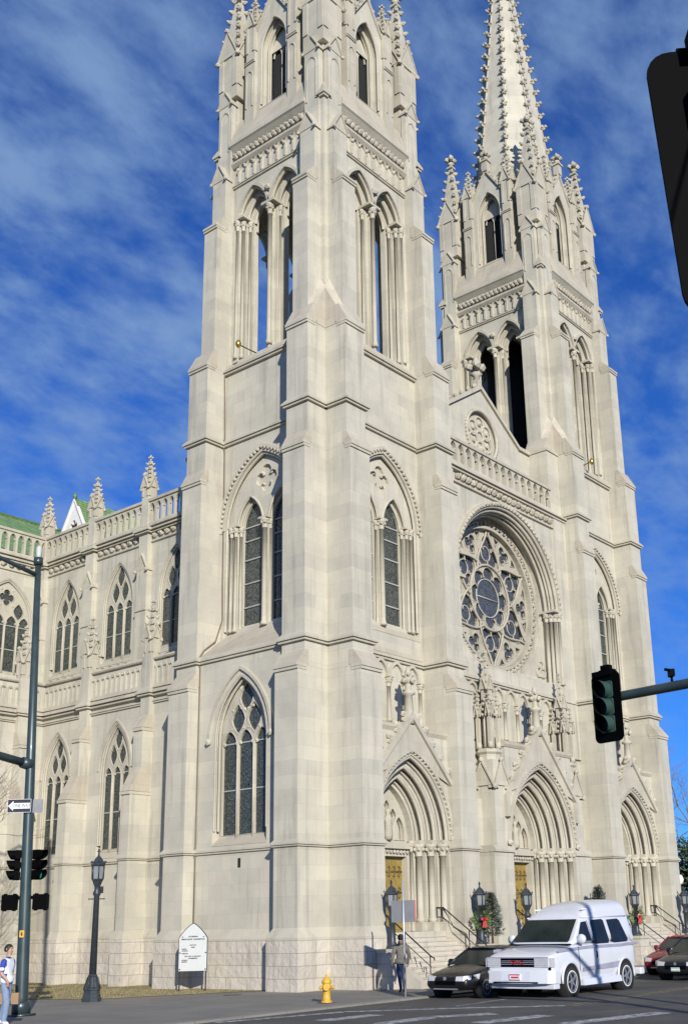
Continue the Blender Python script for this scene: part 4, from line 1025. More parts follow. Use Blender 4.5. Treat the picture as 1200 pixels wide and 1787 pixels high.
# roof gablet with a quatrefoil vent
gx, gy, gz = 4.25, 24.0, 27.05
fG = lambda u, d, z: (gx - d, gy + u, z)
mb = MB(fG); mb.mi = 0
mb.panel([(-.95, 24.6), (.95, 24.6), (.95, 25.3), (0, gz - .1), (-.95, 25.3)], [foil(0, 25.35, .36, 4)], 0, .2)
for s in (-1, 1): mb.hexa([(s * 1.1, -.1, 25.0), (s * 1.1, .1, 25.0), (s * 1.1, .1, 25.16), (s * 1.1, -.1, 25.16)], [(0, -.1, gz - .1), (0, .1, gz - .1), (0, .1, gz + .05), (0, -.1, gz + .05)])
mb.mi = 1; mb.poly([(-.6, -.15, 24.8), (.6, -.15, 24.8), (.6, -.15, 25.9), (-.6, -.15, 25.9)])
o = mb.build('roof_gablet', [M['white'], M['dark']], cath)
mb = MB(fG)
for s in (-1, 1): mb.poly([(s * 1.12, .06, 25.1), (0, .06, gz + .06), (0, -8.0, gz + .06), (s * 1.12, -8.0, 25.1)])
mb.lathe([(.1, gz), (.13, gz + .15), (.05, gz + .4)], 0, .02, 6); mb.build('gablet_roof', M['roof'], o)
# gilded flood lamps on the belfry sills, and the lightning cable down the corner
for ox, f, u in ((0, fL, 4.9), (LT, fF, 3.3)):
    mb = MB(lambda a, b, c, f=f, ox=ox: (f(a, b, c)[0] + ox, f(a, b, c)[1], f(a, b, c)[2]))
    mb.mi = 1; mb.tube([(u - .5, -.2, 28.0), (u, .55, 28.35)], .03, 5); mb.mi = 0; mb.lathe([(.02, 28.15), (.11, 28.25), (.145, 28.38), (.11, 28.5), (.02, 28.6)], u, .62, 10)
    mb.build('flood_lamp', [M['brass'], M['rail']], cath)
mb = MB(); q = S - W
mb.tube([(-.13, q - .06, 27.4), (-.03, q - .05, 24.2), (-.17, q - .08, 23.9), (-.03, q - .05, 23.5), (-.03, q - .1, 17.0), (-.03, q - .15, 15.4), (-.35, q - .08, 14.35), (-.95, q - .04, 13.85), (-1.28, q - .04, 13.4), (-1.16, q - .04, 13.0), (-1.16, q - .04, 5.5), (-1.25, q - .04, 5.3), (-1.16, q - .04, 5.0), (-1.16, q - .04, 2.2)], .028, 5)
mb.build('lightning_cable', simple('weathered_copper_cable', (0.16, 0.12, 0.09), 0.7), cath)
# ================================================================== ground, steps, street
def ground_mat(name, base, noise, sc_, rough=0.9, joints=None, bump=0.25, bs=60):
    m, t, b = new_mat(name); b.inputs['Roughness'].default_value = rough; b.inputs['Specular IOR Level'].default_value = 0.3
    g = N(t, 'ShaderNodeNewGeometry')
    n1 = N(t, 'ShaderNodeTexNoise', Scale=sc_, Detail=7.0, Roughness=0.65); t.links.new(g.outputs['Position'], n1.inputs['Vector'])
    n2 = N(t, 'ShaderNodeTexNoise', Scale=bs, Detail=3.0, Roughness=0.7); t.links.new(g.outputs['Position'], n2.inputs['Vector'])
    r1 = N(t, 'ShaderNodeMapRange'); t.links.new(n1.outputs['Fac'], r1.inputs[0]); r1.inputs[1].default_value = .3; r1.inputs[2].default_value = .7; r1.inputs[3].default_value = 1 - noise; r1.inputs[4].default_value = 1 + noise
    r2 = N(t, 'ShaderNodeMapRange'); t.links.new(n2.outputs['Fac'], r2.inputs[0]); r2.inputs[1].default_value = .3; r2.inputs[2].default_value = .7; r2.inputs[3].default_value = .85; r2.inputs[4].default_value = 1.15
    k = N(t, 'ShaderNodeMath', operation='MULTIPLY'); t.links.new(r1.outputs[0], k.inputs[0]); t.links.new(r2.outputs[0], k.inputs[1])
    vm = N(t, 'ShaderNodeVectorMath', operation='SCALE'); t.links.new(k.outputs[0], vm.inputs['Scale'])
    if joints:
        br = N(t, 'ShaderNodeTexBrick'); t.links.new(g.outputs['Position'], br.inputs['Vector']); br.offset = 0.0
        br.inputs['Scale'].default_value = 1; br.inputs['Brick Width'].default_value = joints; br.inputs['Row Height'].default_value = joints; br.inputs['Mortar Size'].default_value = .012
        br.inputs['Color1'].default_value = c4(base); br.inputs['Color2'].default_value = c4([x * .9 for x in base]); br.inputs['Mortar'].default_value = c4([x * .55 for x in base])
        t.links.new(br.outputs['Color'], vm.inputs[0])
    else: vm.inputs[0].default_value = base
    t.links.new(vm.outputs[0], b.inputs['Base Color'])
    bp = N(t, 'ShaderNodeBump', Strength=bump, Distance=.02); t.links.new(n2.outputs['Fac'], bp.inputs['Height']); t.links.new(bp.outputs[0], b.inputs['Normal'])
    return m
M['asphalt'] = ground_mat('asphalt', (.088, .082, .074), .3, .45)
M['pave'] = ground_mat('concrete_paving', (.225, .208, .178), .16, .45, joints=1.7)
def worn_paint(name, c):
    m = ground_mat(name, c, .2, 2.5); t = m.node_tree; b = [n for n in t.nodes if n.type == 'BSDF_PRINCIPLED'][0]
    src = b.inputs['Base Color'].links[0].from_socket
    g = N(t, 'ShaderNodeNewGeometry'); nz = N(t, 'ShaderNodeTexNoise', Scale=5.0, Detail=9.0, Roughness=.8); t.links.new(g.outputs['Position'], nz.inputs['Vector'])
    r = N(t, 'ShaderNodeValToRGB'); t.links.new(nz.outputs['Fac'], r.inputs[0]); r.color_ramp.elements[0].position = .40; r.color_ramp.elements[1].position = .58
    mxr = N(t, 'ShaderNodeMixRGB'); t.links.new(r.outputs[0], mxr.inputs[0]); mxr.inputs[1].default_value = (.10, .10, .10, 1); t.links.new(src, mxr.inputs[2]); t.links.new(mxr.outputs[0], b.inputs['Base Color'])
    return m
M['paint'] = worn_paint('worn_white_road_paint', (.46, .46, .45))
M['yellow'] = worn_paint('worn_yellow_road_paint', (.28, .21, .07))
mb = MB(); mb.box(-900, 900, -900, 900, -.6, -.06); tag(mb.build('road', M['asphalt']), kind='structure')
# pavement with rounded corner and a kerb
def kerb_line():
    pts = [(120, -6.0), (-12.2, -6.0)]
    for i in range(1, 10):
        a = pi / 2 * i / 10; pts.append((-12.2 - 5.3 * sin(a), -6.0 + 5.3 * (1 - cos(a))))
    return pts + [(-17.5, -.7), (-17.5, 120)]
kl = kerb_line()
mb = MB(); mb.mi = 0
top = [(x, y) for x, y in kl] + [(120, 120)]
mb.poly([(x, y, 0.0) for x, y in top]); 
for i in range(len(kl) - 1): mb.poly([(kl[i][0], kl[i][1], 0), (kl[i + 1][0], kl[i + 1][1], 0), (kl[i + 1][0], kl[i + 1][1], -.2), (kl[i][0], kl[i][1], -.2)])
tag(mb.build('pavement', M['pave']), kind='structure')
mb = MB()
for i in range(len(kl) - 1):
    a, b = Vector(kl[i]), Vector(kl[i + 1]); n_ = Vector((-(b - a).y, (b - a).x)).normalized() * .16
    n_ = -n_ if (n_.x * (10 - a.x) + n_.y * (10 - a.y)) < 0 else n_
    mb.poly([(a.x, a.y, .004), (b.x, b.y, .004), (b.x + n_.x, b.y + n_.y, .004), (a.x + n_.x, a.y + n_.y, .004)])
tag(mb.build('kerb', ground_mat('kerb_stone', (.33, .31, .28), .15, 1.0)), kind='structure')
# worn lawn beside the aisle
def lawn_mat():
    m, t, b = new_mat('winter_lawn'); b.inputs['Roughness'].default_value = .95
    g = N(t, 'ShaderNodeNewGeometry')
    n1 = N(t, 'ShaderNodeTexNoise', Scale=.7, Detail=6.0, Roughness=.7); t.links.new(g.outputs['Position'], n1.inputs['Vector'])
    r = N(t, 'ShaderNodeValToRGB'); t.links.new(n1.outputs['Fac'], r.inputs[0])
    r.color_ramp.elements[0].position = .30; r.color_ramp.elements[0].color = (.12, .12, .042, 1); r.color_ramp.elements[1].position = .52; r.color_ramp.elements[1].color = (.30, .235, .115, 1)
    n2 = N(t, 'ShaderNodeTexNoise', Scale=30, Detail=4.0); t.links.new(g.outputs['Position'], n2.inputs['Vector'])
    r2 = N(t, 'ShaderNodeMapRange'); t.links.new(n2.outputs['Fac'], r2.inputs[0]); r2.inputs[3].default_value = .6; r2.inputs[4].default_value = 1.4
    vm = N(t, 'ShaderNodeVectorMath', operation='SCALE'); t.links.new(r.outputs[0], vm.inputs[0]); t.links.new(r2.outputs[0], vm.inputs['Scale']); t.links.new(vm.outputs[0], b.inputs['Base Color'])
    return m
M['lawn'] = lawn_mat()
LAWN = [(-1.2, 1.9), (-2.3, 2.5), (-7.2, 4.7), (-7.6, 6.5), (-9.2, 10.5), (-11.5, 40), (0, 40), (0, 7), (-1.2, 7)]
mb = MB(); mb.poly([(x, y, .012) for x, y in LAWN]); tag(mb.build('lawn', M['lawn']), kind='structure')
def in_poly(x, y, P):
    c = False
    for i in range(len(P)):
        a, b = P[i], P[i - 1]
        if (a[1] > y) != (b[1] > y) and x < (b[0] - a[0]) * (y - a[1]) / (b[1] - a[1]) + a[0]: c = not c
    return c
mb = MB(); r_ = random.Random(3); cnt = 0
while cnt < 9000:
    x, y = r_.uniform(-11, -.2), r_.uniform(2, 22)
    if not in_poly(x, y, LAWN): continue
    cnt += 1; a = r_.uniform(0, 6.28); h = r_.uniform(.03, .075); w_ = .012; mb.mi = 0 if r_.random() < .12 + .45 * (x > -2.4) else 1
    mb.poly([(x - w_ * cos(a), y - w_ * sin(a), .01), (x + w_ * cos(a), y + w_ * sin(a), .01), (x + r_.uniform(-.03, .03), y + r_.uniform(-.03, .03), h)])
tag(mb.build('grass', [simple('green_blades', (.085, .12, .03), .9), simple('straw_blades', (.30, .24, .11), .9)], recalc=False), 'thin winter grass, green by the wall and straw coloured by the pavement', 'grass', kind='stuff')
# road markings
ZR = -.056
def strip(mb, a, b, w0, w1=None):
    a, b = Vector(a), Vector(b); n_ = Vector((-(b - a).y, (b - a).x)).normalized(); w1 = w1 or w0
    mb.poly([(*(a + n_ * w0 / 2), ZR), (*(b + n_ * w1 / 2), ZR), (*(b - n_ * w1 / 2), ZR), (*(a - n_ * w0 / 2), ZR)])
mb = MB()
strip(mb, (-11.42, -6.24), (-7.37, -7.16), .34)
strip(mb, (-7.37, -7.16), (-5.29, -9.25), .34)
strip(mb, (-5.29, -9.25), (-3.22, -11.9), .34)
strip(mb, (-9.85, -8.54), (-7.8, -8.71), .6)
strip(mb, (-9.94, -10.63), (-7.82, -10.63), .6)
strip(mb, (-7.82, -10.63), (-6.31, -11.55), .6)
strip(mb, (-8.8, -12.76), (-6.27, -13.14), .6)
strip(mb, (-8.19, -14.81), (-4.39, -15.53), .6)
tag(mb.build('crosswalk', M['paint']), kind='structure')
mb = MB(); strip(mb, (-3.2, -11.9), (60, -10.4), .14); strip(mb, (-3.2, -12.2), (60, -10.7), .14); tag(mb.build('lane_line', M['yellow']), kind='structure')
mb = MB(); strip(mb, (-4.5, -9.0), (-1.5, -8.75), .12); tag(mb.build('lane_dash', M['paint']), kind='structure')
r_ = random.Random(12); mb = MB()
for (x, y, a, L) in ((-9, -8.2, .3, 5), (-5, -13.5, -.2, 9), (2, -12.8, .05, 14), (-12, -9.5, 1.2, 6), (-3, -9.6, 1.45, 4), (5, -14.5, .1, 12), (-7, -16, 1.3, 5)):
    p0 = Vector((x, y))
    for i in range(int(L / .35)):
        a2 = a + r_.uniform(-.35, .35); p1 = p0 + Vector((cos(a2), sin(a2))) * .35; n_ = Vector((-sin(a2), cos(a2))) * .022
        mb.poly([(*(p0 + n_), -.0572), (*(p1 + n_), -.0572), (*(p1 - n_), -.0572), (*(p0 - n_), -.0572)]); p0 = p1
tag(mb.build('road_seam', simple('tar_seam', (.016, .016, .017), .6)), kind='structure')
mb = MB()
mb.lathe([(.32, .004), (.32, .012)], -3.6, 1.4, 20); tag(mb.build('manhole_cover', M['iron']), 'round dark iron cover in the pavement by the tower corner', 'manhole cover')

# ---- steps with handrails
def steps(cx, hw, label, k):
    root = empty('church_steps', (cx, -.45, 0)); tag(root, label, 'steps', 'stone steps up to the three doors')
    n = 11; rz, tr = 1.95 / 11, .255
    mb = MB()
    mb.box(-hw, hw, -.45, .3, 0, 1.951)
    for i in range(n - 1): mb.box(-hw - .0, hw + .0, -.45 - tr * (i + 1), -.45 - tr * i, 0, 1.95 - rz * (i + 1))
    for i in range(n): mb.box(-hw - .01, hw + .01, -.45 - tr * i - .03, -.45 - tr * i + .05, 1.95 - rz * i - .045, 1.95 - rz * i + .003)
    mb.build('flight', M['step'], root)
    for s in (-1, 1):
        mb = MB(); mb.mi = 0
        mb.box(s * (k) - .48, s * (k) + .48, -2.2, -1.5, 0, 1.26); mb.mi = 1; mb.box(s * k - .53, s * k + .53, -2.26, -1.49, 1.26, 1.4)
        mb.build('pedestal', [M['rock'], M['trim']], root)
        # low cheek wall beside the flight
        mb = MB(); a, b = sorted((s * hw, s * (hw + .3))); mb.box(a, b, -1.6, -.9, 0, 1.3); mb.hexa([(a, -3.0, 0), (b, -3.0, 0), (b, -1.6, 0), (a, -1.6, 0)], [(a, -3.0, .25), (b, -3.0, .25), (b, -1.6, 1.2), (a, -1.6, 1.2)]); mb.build('cheek_wall', M['step'], root)
    for x in (-hw + .35, hw - .35):
        mb = MB(); y0, y1 = -.2, -.45 - tr * (n - 1); z0, z1 = 1.95, rz
        mb.tube([(x, y0, z0 + .92), (x, -.55, z0 + .92), (x, y1, z1 + .92), (x, y1 - .14, z1 + .86), (x, y1 - .14, z1 + .78)], .028, 6)
        mb.tube([(x, y0, z0 + .55), (x, -.5, z0 + .55), (x, y1, z1 + .55)], .018, 5)
        for yy in (-.22, -.5, -1.8, y1 + .05):
            zz = z0 if yy > -.5 else z0 - (-.45 - yy) / tr * rz
            mb.tube([(x, yy, zz - .1), (x, yy, zz + .92)], .022, 6)
        mb.build('handrail', M['rail'], root)
    return root
steps(HC, 2.44, 'pale stone steps with black handrails in front of the left tower door', 2.93)
steps(NC, 2.75, 'pale stone steps with black handrails in front of the middle door behind the white van', 3.3)
steps(LT + HC, 2.44, 'pale stone steps with black handrails in front of the far right tower door', 2.93)

# ---- church lanterns
def lantern_head(mb, z0, w_, h):
    """six sided lantern with glazed panes, hood and cross; z0 = underside"""
    mb.mi = 0; r = w_ / 2
    mb.lathe([(r * .35, z0), (r * .45, z0 + h * .03), (r * .85, z0 + h * .2), (r * .95, z0 + h * .22), (r * .95, z0 + h * .25)], 0, 0, 6, smooth=False)
    for k in range(6):
        a = 2 * pi * k / 6; b = a + pi / 3
        mb.tube([(r * .9 * cos(a), r * .9 * sin(a), z0 + h * .24), (r * .98 * cos(a), r * .98 * sin(a), z0 + h * .62)], r * .09, 4)
    mb.mi = 1; mb.lathe([(r * .76, z0 + h * .25), (r * .84, z0 + h * .6)], 0, 0, 6, smooth=False)
    mb.mi = 0
    mb.lathe([(r * 1.0, z0 + h * .59), (r * 1.18, z0 + h * .62), (r * 1.18, z0 + h * .66), (r * .95, z0 + h * .68), (r * .55, z0 + h * .8), (r * .25, z0 + h * .85), (r * .1, z0 + h * .9)], 0, 0, 6, smooth=False)
    for k in range(6): a = 2 * pi * k / 6; mb.blob(r * 1.16 * cos(a), r * 1.16 * sin(a), z0 + h * .7, r * .16)
    t = r * .09
    mb.box(-t, t, -t, t, z0 + h * .88, z0 + h * 1.06); mb.box(-t * 3.2, t * 3.2, -t * .8, t * .8, z0 + h * .975, z0 + h * 1.0)
def church_lamp(x, y, z, label):
    root = empty('church_lamp', (x, y, z)); tag(root, label, 'lamp post', 'lantern posts beside the church steps')
    mb = MB(); mb.lathe([(.24, 0), (.24, .06), (.19, .1), (.17, .16), (.125, .26), (.12, 1.02), (.17, 1.06), (.17, 1.12), (.10, 1.2), (.10, 1.3)], 0, 0, 12)
    mb.build('post', M['iron'], root)
    mb = MB(); lantern_head(mb, 1.25, .46, 1.14); mb.build('lantern_head', [M['iron'], M['lampglass']], root)
    return root
lamp0 = church_lamp(.93, -2.28, 1.4, 'dark iron lantern post in front of the near tower corner, left of the left door')
LAMPS = [(HC + 2.93, -2.28, 'dark iron lantern post hung with a bow wreath beside a frosted conifer'),
         (NC - 3.3, -2.28, 'dark iron lantern post left of the middle door, above the roof of the white van'),
         (NC + 3.3, -2.28, 'dark iron lantern post beside the lower conifer, right of the middle door'),
         (LT + HC - 2.93, -2.28, 'dark iron lantern post with a red bow left of the far door'),
         (LT + HC + 2.93, -2.28, 'dark iron lantern post at the right end of the church front')]
for x, y, lb in LAMPS:
    c = copy_tree(lamp0); c.location = (x, y, 1.4); c['label'] = lb
# tall lantern on the left pavement
root = empty('street_lantern', (-7.8, 3.84, 0)); tag(root, 'tall dark iron lantern post topped by a cross at the lawn edge', 'street lamp')
mb = MB(); mb.smooth = False
mb.lathe([(.33, 0), (.33, .12), (.30, .16), (.30, .22), (.27, .27), (.27, .36), (.29, .38), (.29, .42), (.24, .48), (.17, .68), (.15, .80), (.165, .83), (.13, .88)], 0, 0, 8, smooth=False)
for k in range(8): a = pi / 8 + k * pi / 4; mb.tube([(.29 * cos(a), .29 * sin(a), .42), (.17 * cos(a), .17 * sin(a), .8)], .016, 4)
mb.build('base', M['iron'], root)
mb = MB(); mb.lathe([(.125, .86), (.095, 3.45), (.13, 3.5), (.13, 3.58), (.09, 3.66), (.1, 3.75)], 0, 0, 12); mb.tube([(-.2, .16, 3.36), (.2, -.16, 3.36)], .018, 5); mb.blob(-.2, .16, 3.36, .03); mb.blob(.2, -.16, 3.36, .03); mb.build('pole', M['iron'], root)
mb = MB(); lantern_head(mb, 3.72, .46, 1.27); mb.build('lantern_head', [M['iron'], M['lampglass']], root)
mb = MB(); mb.box(.07, .2, -.09, .06, 3.55, 3.78); mb.build('control_box', M['iron'], root)

# ---- wreaths and evergreens
M['needle'] = simple('frosted_conifer', (.085, .105, .075), .9, noise=.5, nscale=14); M['needle2'] = simple('frost_tips', (.24, .25, .21), .9, noise=.3, nscale=14)
M['wreath'] = simple('fresh_green_wreath', (.10, .17, .035), .9, noise=.4, nscale=16); M['red'] = simple('red_ribbon', (.36, .010, .014), .6)
def leaf(mb, p, d, L, w_):
    d = Vector(d).normalized(); s = d.orthogonal().normalized(); p = Vector(p)
    mb.poly([tuple(p - s * w_), tuple(p + s * w_), tuple(p + d * L)])
def conifer(name, x, y, z, h, r, label, mats, n=1500, trunk=True, seed=1):
    root = empty(name, (x, y, z)); tag(root, label, 'evergreen'); q = random.Random(seed)
    mb = MB()
    for i in range(n):
        t = q.random() ** .8; a = q.uniform(0, 6.28); rr = r * min(1, 1.5 * (1 - t)) ** .6 * (.5 + .5 * q.random()) * (1 + .25 * sin(5 * a + 9 * t)); zz = .15 * h + t * h * .85
        mb.mi = 1 if q.random() < .3 else 0
        for k in range(2): leaf(mb, (rr * cos(a) + q.uniform(-.03, .03), rr * sin(a) + q.uniform(-.03, .03), zz), (cos(a) + q.uniform(-.6, .6), sin(a) + q.uniform(-.6, .6), q.uniform(-.2, .9)), h * q.uniform(.05, .10), h * .012)
    mb.build('crown', mats, root, recalc=False)
    mb = MB(); mb.lathe([(r * .12, 0), (r * .05, h * .85)], 0, 0, 6); mb.build('trunk', simple('bark', (.09, .065, .045), .9), root)
    return root
conifer('conifer', HC + 3.62, -2.35, 1.4, 2.0, .38, 'slim frosted conifer standing beside the wreathed lantern post', [M['needle'], M['needle2']], seed=2)
conifer('conifer', NC + 2.75, -2.5, 1.4, 2.3, .38, 'slim frosted conifer behind the rear roof of the white van', [M['needle'], M['needle2']], seed=5)
def wreath(x, y, z, label):
    root = empty('wreath', (x, y, z)); tag(root, label, 'wreath', 'christmas wreaths on the lantern posts'); q = random.Random(int(x * 10))
    mb = MB(); a0 = atan2(-1, -1)
    e1 = Vector((.64, -.77, 0)); e2 = Vector((0, 0, 1)); nn = Vector((-.77, -.64, 0))
    for i in range(420):
        a = q.uniform(0, 6.28); r = .27 + q.uniform(-.09, .09); p = e1 * r * cos(a) + e2 * r * sin(a) + nn * (.2 + q.uniform(-.05, .07))
        leaf(mb, p, e1 * (cos(a) + q.uniform(-.8, .8)) + e2 * (sin(a) + q.uniform(-.8, .8)) + nn * q.uniform(0, .6), q.uniform(.08, .15), .018)
    for i in range(120):
        p = e1 * q.uniform(-.05, .3) + e2 * q.uniform(.1, .5) + nn * .2; leaf(mb, p, e1 * q.uniform(-.2, .8) + e2 * 1.0, .2, .015)
    mb.build('foliage', M['wreath'], root, recalc=False)
    mb = MB()
    for s in (-1, 1):
        c = e1 * (.12 + s * .06) + nn * .33
        mb.hexa([tuple(c + e1 * s * .08 + e2 * .09 - nn * .03), tuple(c + e1 * s * .08 - e2 * .03 - nn * .03), tuple(c + e1 * s * .08 - e2 * .03 + nn * .05), tuple(c + e1 * s * .08 + e2 * .09 + nn * .05)], [tuple(e1 * .12 + nn * .3 + e2 * .05), tuple(e1 * .12 + nn * .3), tuple(e1 * .12 + nn * .36), tuple(e1 * .12 + nn * .36 + e2 * .05)])
        mb.hexa([tuple(e1 * .12 + nn * .31 + e2 * .04 - e1 * .04), tuple(e1 * .12 + nn * .31 + e2 * .04 + e1 * .04), tuple(e1 * .12 + nn * .35 + e2 * .04 + e1 * .04), tuple(e1 * .12 + nn * .35 + e2 * .04 - e1 * .04)], [tuple(e1 * (.12 + s * .05) + nn * .31 - e2 * .32 - e1 * .06), tuple(e1 * (.12 + s * .05) + nn * .31 - e2 * .30 + e1 * .06), tuple(e1 * (.12 + s * .05) + nn * .34 - e2 * .30 + e1 * .06), tuple(e1 * (.12 + s * .05) + nn * .34 - e2 * .32 - e1 * .06)])
    mb.blob(*(e1 * .12 + nn * .37 + e2 * .03), .07)
    mb.build('bow', M['red'], root)
wreath(HC + 2.93, -2.28, 2.35, 'green wreath with a large red bow on the lantern post by the frosted conifer')
wreath(LT + HC - 2.93, -2.28, 2.3, 'green wreath with a red bow on the post left of the far door')

# ---- hydrant
M['hyd'] = simple('yellow_hydrant_paint', (.60, .35, .035), .45, noise=.18, nscale=12)
root = empty('fire_hydrant', (-5.6, -4.9, 0)); tag(root, 'yellow fire hydrant on the pavement near the kerb', 'hydrant')
mb = MB(); mb.lathe([(.17, 0), (.17, .05), (.12, .07), (.115, .42), (.15, .44), (.15, .5), (.125, .52), (.125, .58), (.155, .60), (.155, .63), (.13, .68), (.08, .74), (.04, .76), (.04, .83), (.02, .85)], 0, 0, 16)
for k in range(8): mb.blob(.145 * cos(k * pi / 4), .145 * sin(k * pi / 4), .06, .02)
mb.build('barrel', M['hyd'], root)
for a, r in ((radians(218), .085), (radians(128), .065), (radians(308), .065)):
    q = MB(lambda x, y, z, a=a: (x * cos(a) - y * sin(a), x * sin(a) + y * cos(a), z + .46))
    q.tube([(.08, 0, 0), (.17, 0, 0), (.175, 0, 0), (.215, 0, 0)], [r * .8, r * .8, r, r], 10); q.tube([(.21, 0, 0), (.245, 0, 0)], r * .35, 5); q.build('outlet_cap', M['hyd'], root)
mb = MB(); mb.box(-.22, .22, -.22, .22, .004, .03); mb.build('base_plate', simple('rusty_plate', (.12, .08, .05), .9), root)

# ---- notice board
root = empty('notice_board', (-2.55, 4.72, 0)); a = atan2(-.62, -.78) ; root.rotation_euler = (0, 0, a + pi / 2)
tag(root, 'white pointed church notice board in a black frame before the tower wall', 'sign board')
mb = MB()
for s in (-1, 1): mb.box(s * .5 - .022, s * .5 + .022, -.02, .05, 0, 2.0)
mb.build('post', M['rail'], root)
bl = [(-.53, .74), (.53, .74), (.53, 1.93)] + [(.53 - .53 * (i / 6) ** 1.15, 1.93 + .54 * (1 - (1 - i / 6) ** 1.25)) for i in range(1, 7)] + [(-.53 + .53 * (i / 6) ** 1.15, 1.93 + .54 * (1 - (1 - i / 6) ** 1.25)) for i in range(5, -1, -1)]
mb = MB(); 
q2 = [((u) * 1.045, 1.4 + (z - 1.4) * 1.03) for u, z in bl]
mb.prism_uz(q2, .0, -.05); mb.build('frame', M['rail'], root)
mb = MB(); mb.prism_uz(bl, -.04, -.062); 
mb.build('panel', simple('white_sign_enamel', (.47, .485, .47), .55, noise=.03), root)
M['ink'] = simple('dark_lettering', (.015, .02, .018), .7, noise=.05)
def text(body, size, loc, rot, mat, parent, name, align='CENTER', ext=.002, sx=1.0):
    cu = bpy.data.curves.new(name, 'FONT'); cu.body = body; cu.size = size; cu.align_x = align; cu.align_y = 'CENTER'; cu.extrude = ext; cu.offset = .0035 if size < .12 else 0.0; cu.resolution_u = 2
    o = bpy.data.objects.new(name, cu); COL.objects.link(o); dg = bpy.context.evaluated_depsgraph_get()
    me = bpy.data.meshes.new_from_object(o.evaluated_get(dg)); bpy.data.objects.remove(o); bpy.data.curves.remove(cu)
    me.materials.clear(); me.materials.append(mat)
    o = bpy.data.objects.new(name, me); COL.objects.link(o); o.parent = parent; o.location = loc; o.rotation_euler = rot; o.scale = (sx, 1, 1)
    return o
RX = (pi / 2, 0, 0)
lines = [('CATHEDRAL', .062, 1.99, 0), ('IMMACULATE  CONCEPTION', .064, 1.89, 0), ('SUNDAY MASS', .036, 1.68, 0), ('MASSES', .04, 1.60, 0), ('SUNDAY', .044, 1.535, -.42), ('SATURDAY', .044, 1.47, -.42), ('WEEKDAYS', .042, 1.37, -.42), ('HOLY  DAYS  OF  OBLIGATION', .042, 1.27, 0), ('CONFESSIONS', .05, 1.195, 0), ('SATURDAY', .042, 1.13, -.42), ('EVENINGS', .042, 1.07, -.42)]
tx = [text(b_, s_ * 1.05, (x_, -.064, z_), RX, M['ink'], root, 'lettering', 'LEFT' if x_ else 'CENTER') for b_, s_, z_, x_ in lines]
mb = MB(); mb.mi = 0
for s in (-1, 1):
    for z in (1.98, 1.40, .80): mb.box(s * .40 - .02 if z > 1.9 else s * .49 - .03, s * .40 + .02 if z > 1.9 else s * .49 + .03, -.07, -.06, z - .02, z + .02)
mb.build('bolt', M['ink'], root)

# ---- grey sign seen from behind
root = empty('road_sign', (-2.49, -5.53, 0)); a = atan2(-.89, .70); root.rotation_euler = (0, 0, atan2(-.78, .62)); tag(root, 'grey back of a rectangular road sign on a thin post at the kerb', 'road sign')
mb = MB(); mb.tube([(0, 0, 0), (0, 0, 3.64)], .032, 8); mb.build('post', simple('galvanised_post', (.50, .51, .52), .4, .4), root)
mb = MB(); mb.mi = 0; mb.box(-.40, .39, .04, .055, 2.33, 3.03); mb.mi = 1; mb.box(.392, .42, .04, .06, 2.34, 3.02); mb.build('sign_plate', [simple('bare_aluminium', (.115, .12, .13), .6), simple('red_sign_edge', (.6, .06, .05), .5)], root)
# ================================================================== signals and poles
M['pole'] = simple('dark_green_pole_paint', (.040, .060, .060), .38, .2, noise=.2, nscale=2, coat=.2)
M['sig'] = simple('black_signal_housing', (.0022, .0022, .0025), .6, spec=.03)
M['siggreen'] = simple('dark_green_signal_housing', (.030, .066, .056), .5)
M['lens'] = simple('unlit_signal_lens', (.03, .022, .018), .2)
def lit(name, c, s):
    m, t, b = new_mat(name); b.inputs['Base Color'].default_value = c4(c); b.inputs['Emission Color'].default_value = c4(c); b.inputs['Emission Strength'].default_value = s; return m
M['greenlit'] = lit('lit_green_lens', (.03, .40, .24), .45)
def rounded(w_, h_, r, n=5):
    pts = []
    for cx, cz, a0 in ((w_ / 2 - r, h_ / 2 - r, 0), (-w_ / 2 + r, h_ / 2 - r, pi / 2), (-w_ / 2 + r, -h_ / 2 + r, pi), (w_ / 2 - r, -h_ / 2 + r, 1.5 * pi)):
        for i in range(n + 1): a = a0 + pi / 2 * i / n; pts.append((cx + r * cos(a), cz + r * sin(a)))
    return pts
